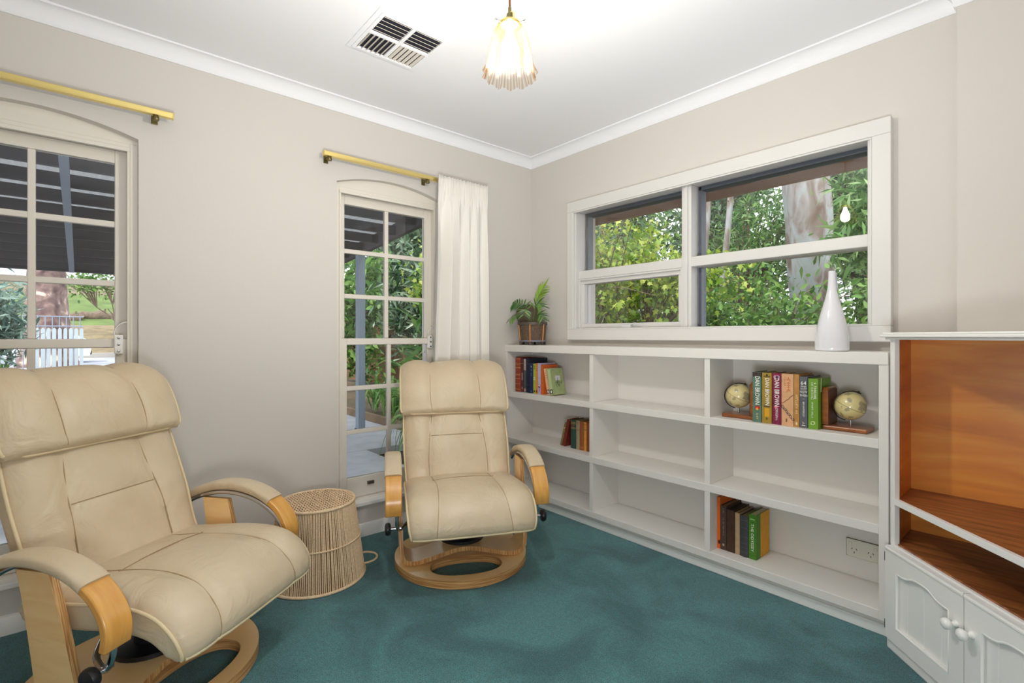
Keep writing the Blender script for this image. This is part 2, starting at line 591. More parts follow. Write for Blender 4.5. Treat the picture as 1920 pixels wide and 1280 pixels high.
# ------------------------------------------------------------------ built-in bookcase
def bookcase():
    root = empty('bookcase', (0, 0, 0), label='long low white built-in bookcase with nine open compartments under the wide window', cat='bookcase')
    D = 0.25
    g = 0.002
    MB().box(g, 2.168, -D - 0.004, -g, 1.005, 1.05).build('top_board', SHELF, root, bevel=0.002)
    MB().box(g, 0.024, -D, -g, 0.066, 1.005).build('side_panel', SHELF, root, bevel=0.0015)
    MB().box(2.138, 2.168, -D, -g, 0.066, 1.005).build('side_panel', SHELF, root, bevel=0.0015)
    MB().box(0.024, 2.138, -0.010, -g, 0.066, 1.005).build('back_panel', SHELF, root)
    levels = [0.066, 0.380, 0.695]
    for z in levels:
        MB().box(0.024, 2.138, -D + .001, -0.010, z, z + 0.036).build('shelf', SHELF, root, bevel=0.002)
    tops = levels[1:] + [1.005]
    for i, z in enumerate(levels):
        for x in (0.755, 1.458):
            MB().box(x, x + 0.027, -D + .003, -0.010, z + 0.036, tops[i]).build('divider', SHELF, root, bevel=0.0015)
    MB().box(0.003, 2.160, -0.212, -0.19, 0.0, 0.066).build('plinth', SHELF, root)
    MB().box(0.003, 2.160, -0.222, -0.212, 0.0, 0.040).build('skirting', WHITE, root, bevel=0.003)
bookcase()
SH = [0.102, 0.416, 0.731]    # shelf tops

# ------------------------------------------------------------------ corner cabinet, front at 45 degrees
def cabinet():
    root = empty('corner_cabinet', (2.180, -0.285, 0), label='white corner cabinet with open amber timber interior and two panelled doors', cat='cabinet')
    PINE = wood('amber_timber', rgb(226, 142, 46), rgb(238, 168, 66), 2.2, (1.2, 1.2, 6), 0.4, 0.05, rgb(204, 120, 38))
    PINE2 = wood('stained_pine_shelf', rgb(142, 84, 44), rgb(172, 108, 58), 5, (1, 9, 9), 0.35, 0.3, rgb(96, 52, 28))
    M45 = Matrix.Rotation(R(-45), 4, 'Z')
    # local coordinates: s along the front, n behind the front.  world dir s=(.707,-.707), behind n=(.707,.707)
    def W2(x, y):                     # world xy -> local root xy
        return (x - 2.180, y + 0.285)
    L = 0.70
    ex, ey = L * math.cos(R(45)), -L * math.sin(R(45))
    yb = -0.048 + 0.285               # back line, local
    xr = XR - 0.006 - 2.180           # right wall, local
    poly = [(0, 0), (ex, ey), (xr, ey), (xr, yb), (0, yb)]
    def inset(t):
        return [(t, 0.4142 * t * 0 - 0.0 + 0.0), (ex, ey + t), (xr - t, ey + t), (xr - t, yb - t), (t, yb - t)]
    # moulded top
    def top_poly(o):
        k = o * (1 + math.sqrt(2)) * 0.4142
        return [(-o, -o * 0.4142), (ex + o * 0.4142, ey - o), (xr, ey - o), (xr, yb), (-o, yb)]
    m = MB()
    m.prism(top_poly(0.014), 1.098, 1.106, 'z').prism(top_poly(0.030), 1.106, 1.116, 'z').prism(top_poly(0.022), 1.116, 1.123, 'z')
    m.build('top', WHITE, root, bevel=0.003)
    # carcass sides
    MB().box(0.0, 0.018, 0.018, yb, 0.035, 1.098).build('side_panel', WHITE, root)
    MB().box(0.0182, 0.0235, 0.006, yb - .045, 0.379, 1.097).build('inner_lining', PINE, root)
    MB().prism([(ex, ey), (xr, ey), (xr, ey + .018), (ex, ey + .018)], 0.035, 1.098, 'z').build('side_panel', WHITE, root)
    # front stiles (face frame) left and right
    def front(s0, s1, n0, n1, z0, z1):
        return MB().box(s0, s1, n0, n1, z0, z1, M45)
    front(0.0, 0.022, 0.0, 0.018, 0.370, 1.098).build('front_stile', WHITE, root, bevel=0.0015)
    front(L - .022, L, 0.0, 0.018, 0.370, 1.098).build('front_stile', WHITE, root, bevel=0.0015)
    # backs
    ybk = -0.092 + 0.285
    MB().box(0.018, xr - .02, ybk, ybk + .006, 0.04, 1.098).build('back_panel', PINE, root)
    MB().box(xr - .03, xr - .024, ey + .02, ybk, 0.04, 1.098).build('back_panel', PINE, root)
    # shelves
    e = 0.012
    sp = [(0.024, -0.024 + e * 1.414), (ex - .01, ey + .01 + e * 1.414), (xr - .031, ey + .03), (xr - .031, ybk - .001), (0.024, ybk - .001)]
    MB().prism(sp, 0.517, 0.535, 'z').build('shelf', PINE2, root)
    MB().prism(sp, 0.360, 0.378, 'z').build('shelf', PINE2, root)
    front(0.022, L - .022, -0.001, 0.014, 0.515, 0.536).build('shelf_edge', WHITE, root, bevel=0.001)
    front(0.0, L, 0.001, 0.016, 0.358, 0.372).build('rail', WHITE, root, bevel=0.0015)
    MB().prism([(0.02, 0.0), (ex, ey + .02), (xr - .03, ey + .03), (xr - .03, ybk), (0.02, ybk)], 0.035, 0.05, 'z').build('bottom_board', WHITE, root)
    # plinth
    front(-0.004, L + .004, -0.010, 0.012, 0.0, 0.036).build('plinth', WHITE, root, bevel=0.004)
    MB().box(0.0, 0.014, 0.012, yb, 0.0, 0.036).build('plinth', WHITE, root)
    # doors
    DZ0, DZ1 = 0.042, 0.367
    w_ = 0.336
    BRN = mat('brown_hinge', rgb(58, 38, 28), 0.5, 0.4)
    def door(s0, hinge_left):
        d = empty('door', (0, 0, 0)); d.parent = root
        s1 = s0 + w_
        st = 0.055
        fr = MB()
        n0, n1 = -0.020, -0.001
        n = 24
        # wavy arched upper rail
        def top_z(t):
            q = abs(2 * t - 1)
            return DZ1 - 0.080 + 0.020 * (1 / (1 + math.exp((q - 0.45) * 12)))
        a, b = s0 + st, s1 - st
        curve = [(a + (b - a) * i / n, top_z(i / n)) for i in range(n + 1)]
        fr.box(s0, a, n0, n1, DZ0, DZ1, M45).box(b, s1, n0, n1, DZ0, DZ1, M45)
        fr.box(a, b, n0, n1, DZ0, DZ0 + st, M45)
        for p, q in zip(curve, curve[1:]):
            fr.prism([p, q, (q[0], DZ1), (p[0], DZ1)], n0, n1, 'y', M45)
        fr.build('door_frame', WHITE, d)
        # moulded lip round the panel
        loop = [(a, DZ0 + st)] + [(b, DZ0 + st)] + [(x, z) for x, z in curve[::-1]]
        MB().tube([M45 @ Vector((x, n0 + 0.004, z)) for x, z in loop], 0.0055, 8, closed=True).build('panel_moulding', WHITE, d, smooth=50)
        # V-jointed boards
        edges = [a - .005, a + (b - a) * .18, a + (b - a) * .5, a + (b - a) * .82, b + .005]
        for p, q in zip(edges, edges[1:]):
            g = 0.0016
            zt = max(z for x, z in curve if p - .02 <= x <= q + .02) + .012
            bb = MB()
            bb.prism([(p + .0002, n0 + .0145), (p + g, n0 + .012), (q - g, n0 + .012), (q - .0002, n0 + .0145), (q - .0002, n0 + .018), (p + .0002, n0 + .018)], DZ0 + .02, zt, 'z', M45)
            bb.build('panel_board', WHITE, d)
        # edge chamfer strips
        front(s0, s1, n0 - .003, n0, DZ1 - 0.012, DZ1 - 0.004).build('edge_bead', WHITE, d, bevel=0.0015)
        ks = s1 - 0.026 if hinge_left else s0 + 0.026
        kz = 0.262
        prof = [(0.010, 0), (0.010, 0.004), (0.0065, 0.008), (0.0065, 0.014), (0.013, 0.019), (0.0165, 0.026), (0.0155, 0.033), (0.010, 0.038), (0.003, 0.040)]
        MB().lathe(prof, 20, M45 @ Matrix.Translation((ks, n0, kz)) @ Matrix.Rotation(R(90), 4, 'X')).build('knob', WHITE, d, smooth=50)
        if hinge_left:
            for z in (0.085, 0.325):
                MB().box(s0 - .006, s0 + .003, -0.019, -0.006, z - .016, z + .016, M45).build('hinge', BRN, d, bevel=0.001)
        return d
    door(0.004, True)
    door(0.004 + w_ + 0.004, False)
cabinet()

# ------------------------------------------------------------------ books
PAGE = mat('page_edges', rgb(214, 200, 170), 0.8, var=0.12, vscale=120, stretch=(60, 1, 1))
PAGE_OLD = mat('old_page_edges', rgb(150, 122, 80), 0.85, var=0.15, vscale=120, stretch=(60, 1, 1))
GILT = mat('gilt', rgb(222, 176, 92), 0.4, 0.3)
TW = mat('white_print', rgb(240, 238, 230), 0.6)
def ink(r, g, b):
    return mat('print', rgb(r, g, b), 0.6)
def cloth(r, g, b, var=0.12, rough=0.55, vs=40):
    return mat('cover_cloth', rgb(r, g, b), rough, var=var, vscale=vs, bump=0.1, bscale=400)
def book(x0, x1, ys, z, h, d, cover, label, group, lean=0.0, pages=None, rnd=0.0, side=None, quarter=None, back=0.004):
    t = (x1 - x0)
    root = empty('book', ((x0 + x1) / 2, ys, z + 0.0006 + abs(math.sin(lean)) * (x1 - x0) / 2), label=label, cat='book', group=group, rot=(0, lean, 0))
    t -= 0.0012
    a = t / 2
    b = min(0.0026, t * .16)
    n = 6
    spine = [(-a + t * i / n, -rnd * math.sin(PI * i / n)) for i in range(n + 1)]
    inner = [(-a + b + (t - 2 * b) * i / n, b - rnd * .5 * math.sin(PI * i / n)) for i in range(n + 1)][::-1]
    poly = spine + [(a, d), (a - b, d)] + inner + [(-a + b, d), (-a, d)]
    m = MB()
    # U-shaped cover built from quads
    k = len(spine)
    outer = [(-a, d)] + spine + [(a, d)]
    inn = [(-a + b, d)] + inner[::-1] + [(a - b, d)]
    for p, q, r_, s_ in zip(outer, outer[1:], inn[1:], inn):
        m.prism([p, q, r_, s_], 0, h, 'z')
    me = m.mesh('cover', cover)
    o = shared('cover', me, root)
    if side is not None:
        me.materials.append(side)
    MB().box(-a + b, a - b, b, d - back, 0.003, h - 0.004).build('pages', pages or PAGE, root)
    if quarter is not None:
        MB().box(a, a + 0.0006, d * 0.32, d, 0.0004, h - 0.0004).build('cover_board', quarter, root)
    root['t'] = t
    return root
TXT_ROT = Euler((0, 0, 0))
def spine_M():
    # columns: text x -> -z, text y -> +x, normal -> -y
    return Matrix(((0, 1, 0), (0, 0, -1), (-1, 0, 0))).to_4x4()
def spine_text(bk, txt, size, m, ztop, dx=0.0, sx=1.0, off=0.0008, bold=0.0, shear=0.0, length=None):
    me = text_mesh(txt, size, m, sx=sx, bold=bold, shear=shear)
    if length:
        xs = [v.co.x for v in me.vertices]
        k = length / (max(xs) - min(xs))
        for v in me.vertices:
            v.co.x *= k
    o = shared('lettering', me, bk)
    o.matrix_local = Matrix.Translation((dx, -off, ztop)) @ spine_M()
    return o
def flat_text(bk, txt, size, m, z, dx=0.0, sx=1.0, off=0.0008):
    me = text_mesh(txt, size, m, sx=sx, align='CENTER')
    o = shared('lettering', me, bk)
    o.matrix_local = Matrix.Translation((dx, -off, z)) @ Matrix.Rotation(R(90), 4, 'X')
    return o
def glyphs(bk, ztop, length, size, m, dx=0.0, off=0.0008, seed=1):
    # lettering too small to read in the photograph: a row of strokes
    r_ = random.Random(seed)
    mb = MB()
    q = 0.0
    while q < length:
        wd = size * r_.uniform(.35, .7)
        k = r_.random()
        z1 = ztop - q
        if k < .15:
            pass
        elif k < .6:
            mb.box(dx - size / 2, dx + size / 2, -off, .0004, z1 - size * .16, z1)
            mb.box(dx + (size * .34 if k < .4 else -size * .5), dx + (size * .5 if k < .4 else -size * .34), -off, .0004, z1 - wd, z1 - size * .16)
        else:
            mb.box(dx - size / 2, dx + size / 2, -off, .0004, z1 - wd, z1 - wd + size * .16)
            mb.box(dx - size * .08, dx + size * .08, -off, .0004, z1 - wd + size * .16, z1)
        q += wd + size * .18
    return mb.build('lettering', m, bk)
def band(bk, z0, z1, m, off=0.0006, f=0.96, name='band', rnd=0.0):
    t = bk['t'] * f / 2
    n = 6
    mb = MB()
    pts = [(-t + 2 * t * i / n, -rnd * math.sin(PI * i / n) - off) for i in range(n + 1)]
    poly = pts + [(t, 0.001), (-t, 0.001)]
    mb.prism(poly, z0, z1, 'z')
    return mb.build(name, m, bk)
def blob(bk, dx, z, rx, rz, m, off=0.0009, name='emblem', n=14, seed=None):
    pts = []
    r_ = random.Random(seed if seed is not None else 1)
    for i in range(n):
        k = 1 if seed is None else r_.uniform(.7, 1.15)
        pts.append((dx + rx * k * math.cos(2 * PI * i / n), z + rz * k * math.sin(2 * PI * i / n)))
    return MB().prism(pts, -off, 0.0005, 'y').build(name, m, bk)

GA = 'books at the left end of the top shelf'
z = SH[2]; Y = -0.205
b = book(.060, .113, Y, z, .232, .15, cloth(150, 62, 40), 'red-brown leather-bound book with gilt bands on its rounded spine', GA, rnd=.006, pages=PAGE_OLD)
for q in (.222, .192, .182, .165, .160, .118, .112, .088, .052, .016):
    band(b, q, q + .0022, GILT, rnd=.006, off=.0012)
b = book(.115, .143, Y, z, .229, .165, cloth(92, 44, 46), 'tall maroon hardback between the red-brown leather book and the slate one', GA, pages=PAGE_OLD)
band(b, .08, .13, ink(170, 150, 150), f=.35); band(b, .190, .193, ink(150, 120, 120)); band(b, .02, .035, ink(160, 130, 120), f=.4)
b = book(.144, .170, Y, z, .227, .16, cloth(70, 82, 90), 'slate grey hardback with a pale patched label high on its spine', GA)
band(b, .150, .224, ink(196, 178, 168), f=.85)
for i in range(7):
    band(b, .155 + i * .009, .158 + i * .009, ink(110, 96, 92), f=.55, off=.0010)
band(b, .004, .026, ink(176, 140, 122), f=.7)
b = book(.171, .201, Y, z, .229, .17, cloth(26, 34, 48), 'tall near-black navy hardback standing behind the shorter blue one', GA)
band(b, .05, .052, ink(60, 74, 96)); band(b, .19, .192, ink(60, 74, 96))
b = book(.202, .238, Y, z, .200, .13, cloth(26, 42, 84), 'royal blue hardback with small pale lettering', GA)
blob(b, 0, .176, .005, .006, ink(170, 180, 205), seed=3); glyphs(b, .158, .012, .010, ink(120, 140, 180)); glyphs(b, .136, .016, .010, ink(120, 140, 180), seed=5); blob(b, 0, .012, .006, .004, ink(110, 130, 170))
b = book(.239, .260, Y, z, .196, .13, cloth(176, 190, 62), 'thin lime green book', GA)
for q in (.16, .168, .176, .184): band(b, q, q + .004, ink(88, 104, 36), f=.6)
band(b, .092, .098, ink(226, 230, 190), f=.8); band(b, .104, .108, ink(226, 230, 190), f=.8); blob(b, 0, .014, .007, .009, ink(70, 60, 24), seed=2)
b = book(.261, .281, Y, z, .200, .13, cloth(218, 142, 62), 'thin amber book between the lime green and lavender ones', GA)
for q in (.15, .163, .176, .188): band(b, q, q + .003, ink(128, 78, 40), f=.7)
blob(b, 0, .016, .006, .01, ink(96, 40, 20), seed=3)
b = book(.282, .310, Y, z, .202, .135, cloth(186, 176, 206), 'lavender paperback with a pink and white emblem on its spine', GA)
blob(b, 0, .052, .010, .013, ink(120, 50, 110)); blob(b, 0, .056, .007, .007, ink(246, 214, 222), off=.0014); blob(b, 0, .024, .006, .010, ink(190, 110, 190), seed=5)
glyphs(b, .19, .11, .010, ink(216, 206, 226), seed=3)
b = book(.311, .337, Y, z, .192, .13, cloth(208, 100, 34), 'orange hardback supporting the two leaning books', GA)
PEA = cloth(232, 180, 140)
b = book(.372, .396, Y - .002, z, .171, .105, PEA, 'peach-spined small book leaning on the orange hardback', GA, lean=R(-11.5))
band(b, .008, .034, ink(60, 60, 70), f=.9); blob(b, 0, .021, .006, .009, ink(236, 226, 210), off=.0012)
for q in (.11, .125, .14): band(b, q, q + .003, ink(186, 120, 90), f=.6)
b = book(.399, .431, Y - .004, z, .170, .112, cloth(158, 172, 122), 'sage green small book with a line drawing on its leaning cover', GA, lean=R(-10.5))
band(b, .010, .036, ink(56, 58, 60), f=.85); blob(b, 0, .023, .007, .009, ink(226, 226, 206), off=.0012)
band(b, .04, .165, ink(186, 204, 150), f=.8)
# cover drawing: a plain generic ink sketch with a pale panel
cv = MB().box(0, .0006, .035, .078, .092, .122).build('cover_panel', ink(206, 206, 214), b); cv.location = (b['t'] / 2, 0, 0)
sk = MB()
r_ = random.Random(4)
for i in range(9):
    y0 = .03 + .056 * r_.random(); z0 = .045 + .03 * r_.random()
    sk.tube([(.0005, y0, z0), (.0005, y0 + r_.uniform(-.012, .012), z0 + .015), (.0005, y0 + r_.uniform(-.015, .015), z0 + .032 * r_.random() + .012)], .0011, 5)
sk.tube([(.0005, .026, .076), (.0005, .05, .082), (.0005, .084, .078)], .0012, 5)
o = sk.build('cover_drawing', ink(58, 66, 44), b); o.location = (b['t'] / 2, 0, 0)

GB = 'old books beside the divider on the middle shelf'
z = SH[1]; Y = -0.165
b = book(.444, .460, Y, z, .150, .10, cloth(128, 112, 66), 'olive cloth book leaning outermost on the middle shelf', GB, lean=R(15.5), pages=PAGE_OLD)
blob(b, 0, .118, .004, .004, ink(236, 220, 160)); band(b, .1, .102, GILT)
b = book(.463, .488, Y, z, .172, .11, cloth(116, 40, 28), 'dark red cloth book leaning against the green one', GB, lean=R(14), pages=PAGE_OLD)
b = book(.536, .579, Y, z, .174, .12, cloth(38, 74, 64), 'dark green cloth book with ruled lines near the top of its spine', GB, pages=PAGE_OLD, rnd=.005)
for q in (.122, .128, .150, .156, .162): band(b, q, q + .0016, GILT, rnd=.005, off=.001)
band(b, .132, .148, ink(124, 66, 42), f=.8, rnd=.005)
b = book(.580, .609, Y, z, .175, .12, cloth(160, 142, 112), 'tan cloth book beside the dark green one', GB, pages=PAGE_OLD, rnd=.004)
for q in (.116, .120, .150, .158, .163): band(b, q, q + .0016, ink(92, 74, 54), rnd=.004, off=.001, f=.8)
b = book(.610, .641, Y, z, .173, .12, cloth(150, 84, 40), 'plain brown cloth book on the middle shelf', GB, pages=PAGE_OLD, rnd=.004)
band(b, .010, .022, ink(176, 104, 70), rnd=.004, off=.001)
b = book(.642, .664, Y, z, .173, .12, cloth(212, 146, 62), 'golden yellow cloth book with dark rules on its spine', GB, pages=PAGE_OLD, rnd=.003)
for q in (.125, .130, .142, .154, .160): band(b, q, q + .0016, ink(110, 66, 30), rnd=.003, off=.001)
b = book(.665, .688, Y, z, .172, .12, cloth(134, 62, 32), 'russet cloth book next to the golden yellow one', GB, pages=PAGE_OLD, rnd=.003)

GC = 'novels between the globe bookends'
z = SH[2]; Y = -0.215
def teal():
    return mat('cover_print', rgb(92, 124, 106), 0.4, var=0.35, vscale=14)
b = book(1.667, 1.706, Y, z, .220, .150, teal(), 'thick green-grey novel with white lettering and a red flower emblem', GC)
band(b, .200, .219, ink(62, 52, 46), f=1.0)
spine_text(b, 'DAN BROWN', .027, TW, .203, .001, length=.125, bold=.0004)
blob(b, .004, .063, .012, .011, ink(196, 40, 40), seed=4); blob(b, .001, .058, .006, .007, ink(226, 170, 60), off=.0013, seed=9)
glyphs(b, .044, .032, .008, ink(222, 202, 130), .001, seed=4)
b = book(1.708, 1.749, Y, z, .219, .150, mat('cover_print', rgb(166, 136, 52), 0.35, var=0.2, vscale=18), 'thick gold novel with white lettering', GC)
band(b, .201, .206, ink(96, 72, 40), f=.7); blob(b, 0, .208, .004, .006, ink(70, 54, 34))
spine_text(b, 'DAN BROWN', .024, TW, .197, .001, length=.118, bold=.0004)
band(b, .070, .076, ink(96, 72, 52), f=.65); MB().box(-.009, .010, -.0008, .0005, .028, .066).build('panel', ink(224, 164, 36), b); blob(b, 0, .020, .004, .006, ink(110, 76, 30), seed=8)
b = book(1.751, 1.787, Y, z, .219, .150, mat('cover_print', rgb(132, 34, 72), 0.35, var=0.35, vscale=16), 'thick magenta novel with white lettering', GC)
blob(b, -.001, .203, .013, .010, ink(196, 150, 170), seed=6); blob(b, .001, .202, .006, .008, ink(60, 34, 80), off=.0012, seed=7)
spine_text(b, 'DAN BROWN', .027, TW, .200, .000, length=.122, bold=.0004)
blob(b, -.003, .075, .008, .008, ink(226, 110, 130), seed=3)
spine_text(b, 'ORIGIN', .014, TW, .072, .000, length=.044)
spine_text(b, '•)', .012, TW, .026, .000)
b = book(1.788, 1.836, Y, z, .219, .150, mat('cover_print', rgb(220, 170, 126), 0.45, var=0.12, vscale=22), 'thick sand-coloured novel with a map line and a chain drawn on its spine', GC)
glyphs(b, .205, .062, .014, ink(206, 104, 58), .004, seed=6)
glyphs(b, .205, .045, .006, ink(206, 104, 58), -.010, seed=7)
coast = smoothpath([(.0225, .132), (.016, .126), (.010, .122), (.004, .112), (-.004, .108), (-.012, .100), (-.0225, .094)], 4)
MB().tube([(x, -.0006, q) for x, q in coast], .0011, 5).build('map_line', ink(120, 66, 40), b)
ch = MB()
for i in range(6):
    cx, cz = -.018 + i * .0078, .079 - i * .0098
    ang = R(-52 + (20 if i % 2 else -14))
    ring = [(cx + .0072 * math.cos(q) * math.cos(ang) - .0038 * math.sin(q) * math.sin(ang), -.0008, cz + .0072 * math.cos(q) * math.sin(ang) + .0038 * math.sin(q) * math.cos(ang)) for q in [2 * PI * j / 14 for j in range(14)]]
    ch.tube(ring, .0010, 5, closed=True)
ch.build('chain_drawing', ink(44, 48, 66), b)
blob(b, -.004, .022, .003, .008, ink(130, 84, 54), seed=5)
b = book(1.837, 1.858, Y, z, .219, .155, mat('cover_print', rgb(186, 134, 68), 0.5, var=0.18, vscale=20), 'slim tan book beside the grey hardback', GC)
glyphs(b, .135, .076, .009, ink(232, 210, 160), seed=8); blob(b, 0, .014, .004, .007, ink(226, 206, 160))
b = book(1.859, 1.889, Y, z, .211, .155, cloth(92, 94, 102, .05), 'slate grey hardback with white lettering on its spine', GC)
for (s, q, sz) in (('64', .184, .022), ('things', .171, .009), ('you need', .163, .006), ('to know', .157, .006), ('NOW', .148, .011), ('for', .141, .005), ('THEN', .133, .012)):
    flat_text(b, s, sz, TW, q)
band(b, .119, .1196, TW, f=.3)
spine_text(b, 'BEN HAMMERSLEY', .0095, TW, .108, 0, length=.062)
flat_text(b, 'h', .014, TW, .020); band(b, .009, .012, TW, f=.45)
b = book(1.891, 1.928, Y, z, .205, .150, cloth(112, 158, 44, .05), 'lime green hardback with white lettering and a pale ribbon', GC)
glyphs(b, .190, .070, .010, TW, .007, seed=12)
glyphs(b, .190, .068, .006, TW, -.004, seed=13)
glyphs(b, .110, .066, .0055, TW, -.003, seed=14)
blob(b, -.001, .024, .009, .009, ink(196, 216, 150), seed=11); blob(b, -.001, .024, .005, .005, ink(112, 158, 44), off=.0013)
MB().tube(smoothpath([(.004, .120, .200), (.012, .060, .207), (.019, .035, .203), (.0195, .030, .185), (.0195, .030, .150)], 6), .0011, 6).build('ribbon', ink(206, 222, 170), b)

GD = 'books standing on the bottom shelf'
z = SH[0]; Y = -0.178
b = book(1.486, 1.501, Y, z, .243, .16, cloth(226, 106, 26, .05), 'tall thin bright orange book next to the divider', GD)
blob(b, .002, .032, .006, .010, ink(70, 40, 24), seed=3)
b = book(1.502, 1.531, Y, z, .207, .155, cloth(74, 54, 46), 'brown hardback with a cracked spine beside the orange book', GD, pages=PAGE_OLD)
glyphs(b, .196, .02, .006, ink(150, 132, 116), seed=3); glyphs(b, .150, .085, .006, ink(140, 122, 108), seed=9); blob(b, 0, .024, .005, .006, ink(170, 152, 130))
b = book(1.532, 1.571, Y, z, .196, .150, cloth(66, 42, 26, .3, .5, 60), 'worn dark brown leather-look book', GD, pages=mat('dark_top_edge', rgb(50, 40, 30), .7))
b = book(1.572, 1.594, Y, z, .191, .14, cloth(178, 148, 112), 'beige thin book between two dark ones', GD, pages=PAGE_OLD)
b = book(1.595, 1.633, Y, z, .186, .14, cloth(62, 62, 66), 'charcoal cloth book with faint ribs across its spine', GD, pages=PAGE_OLD, rnd=.004)
for q in (.02, .04, .06, .09, .13, .165): band(b, q, q + .003, ink(78, 78, 84), rnd=.004, off=.001)
b = book(1.634, 1.668, Y, z, .201, .14, cloth(72, 128, 28, .08), 'green-spined book with yellow cover boards and white lettering', GD, quarter=cloth(222, 156, 24, .06))
spine_text(b, 'THE ODYSSEY', .0165, TW, .160, -.001, length=.125)
band(b, .178, .182, ink(176, 206, 130), f=.6); band(b, .166, .1675, ink(30, 70, 14)); band(b, .018, .0195, ink(30, 70, 14))

# ------------------------------------------------------------------ globe bookends
def globe_mat():
    m, nt, b = nodemat('antique_globe')
    tc = nt.nodes.new('ShaderNodeTexCoord')
    n = nt.nodes.new('ShaderNodeTexNoise'); n.inputs['Scale'].default_value = 26; n.inputs['Detail'].default_value = 6
    nt.links.new(tc.outputs['Object'], n.inputs['Vector'])
    c = ramp2(nt, n.outputs['Fac'], [rgb(226, 208, 142), rgb(222, 206, 150), rgb(188, 176, 128), rgb(158, 150, 122), rgb(190, 160, 96)], [0.0, 0.52, 0.545, 0.60, 0.8])
    nt.links.new(c, b.inputs['Base Color'])
    b.inputs['Roughness'].default_value = 0.25
    b.inputs['Coat Weight'].default_value = 0.4
    return m
GLOBE = globe_mat()
BEW = wood('bookend_wood', rgb(142, 78, 26), rgb(172, 98, 36), 6, (1, 1, 8), 0.3, 0.5, rgb(110, 56, 18))
BLK = mat('dark_bronze', rgb(46, 38, 26), 0.4, 0.6)
def bookend(x, y, mir, label, gx):
    root = empty('globe_bookend', (x, y, SH[2] + .0006), label=label, cat='bookend', group='globe bookends on the top shelf')
    # local: upright against books at x=0, base runs +x (mirrored with mir=-1)
    def bx(*a):
        x0, x1, y0, y1, z0, z1 = a
        return MB().box(mir * x0, mir * x1, y0, y1, z0, z1)
    bx(0, .155, -.055, .055, 0, .017).build('base', BEW, root, bevel=.005)
    MB().prism([(-.055, .018), (.055, .018), (.055, .158), (.045, .170), (-.045, .170), (-.055, .158)], 0, mir * .022, 'x').build('upright', BEW, root, bevel=.003)
    bx(.0225, .0245, -.052, .052, .018, .160).build('groove_panel', mat('dark_groove', rgb(96, 48, 18), .4), root)
    c = Vector((mir * gx, 0, .098)); r = .056
    g = MB()
    prof = [(max(.0005, r * math.sin(PI * i / 24)), -r * math.cos(PI * i / 24)) for i in range(25)]
    g.lathe(prof, 40)
    tilt = (R(14), R(22) * 1, R(40))
    go = g.build('globe', GLOBE, root, smooth=60, loc=c, rot=tilt)
    MB().tube([(1.002 * r * math.cos(q), 1.002 * r * math.sin(q), 0) for q in [2 * PI * j / 48 for j in range(48)]], .0006, 4, closed=True).build('equator_line', BLK, go)
    # meridian arm in the tilted frame
    Mt = Matrix.Translation(c) @ Euler(tilt).to_matrix().to_4x4()
    arm = [Mt @ Vector((-(r + .006) * math.sin(q), 0, (r + .006) * math.cos(q))) for q in [R(-10) + R(200) * j / 30 for j in range(31)]]
    MB().tube(arm, .0022, 6).build('meridian_arm', BLK, root, smooth=60)
    MB().lathe([(.004, 0), (.005, .004), (.003, .009)], 12, Mt @ Matrix.Translation((0, 0, r + .003))).build('pivot', BLK, root, smooth=40)
    MB().tube([(mir * gx, 0, .017), (mir * gx, 0, .040)], .0042, 12).build('pillar', CHROME, root, smooth=60)
    return root
bookend(1.931, -.128, 1, 'wooden bookend with an antique globe beside the lime green hardback', .085)
bookend(1.664, -.128, -1, 'wooden bookend with an antique globe beside the green-grey novel', .098)

# ------------------------------------------------------------------ power outlet in the bottom compartment
def outlet():
    PL = mat('outlet_plastic', rgb(226, 222, 208), 0.35)
    root = empty('power_outlet', (2.032, -0.0125, 0.221), label='white double power outlet on the back of the bottom compartment', cat='power outlet')
    MB().box(-.0595, .0595, -.004, 0.001, -.0375, .0375).build('gap_outline', mat('brown_gap', rgb(96, 84, 64), .7), root)  # thin dark-brown frame drawing the gap round the faceplate
    MB().box(-.058, .058, -.010, -.0, -.036, .036).build('faceplate', PL, root, bevel=.003)
    for s in (-.03, .028):
        for dx, ang in ((-.008, 30), (.008, -30)):
            MB().box(-.0011, .0011, -.0004, .002, -.004, .004, Matrix.Translation((s + dx, -.0102, -.002)) @ Matrix.Rotation(R(ang), 4, 'Y')).build('socket_slot', BLACK, root)
        MB().box(-.0011, .0011, -.0004, .002, -.004, .004, Matrix.Translation((s, -.0102, -.016))).build('socket_slot', BLACK, root)
    for s in (-.044, .044):
        MB().box(s - .006, s + .006, -.014, -.009, .012, .026).build('switch', PL, root, bevel=.002)
outlet()

# ------------------------------------------------------------------ vase
def vase():
    root_prof = [(.045, 0), (.058, .002), (.060, .02), (.058, .06), (.052, .10), (.042, .145), (.031, .185), (.022, .22), (.0155, .255), (.013, .29), (.0125, .318), (.0105, .320), (.0095, .314), (.010, .28), (.012, .25)]
    o = MB().lathe(smoothpath(root_prof, 4), 48).build('vase', mat('white_ceramic', rgb(226, 226, 230), 0.08, coat=0.4), smooth=50, loc=(1.968, -.185, 1.0506))
    tag(o, 'tall white ceramic vase with a narrow neck standing on the bookcase', 'vase')
vase()

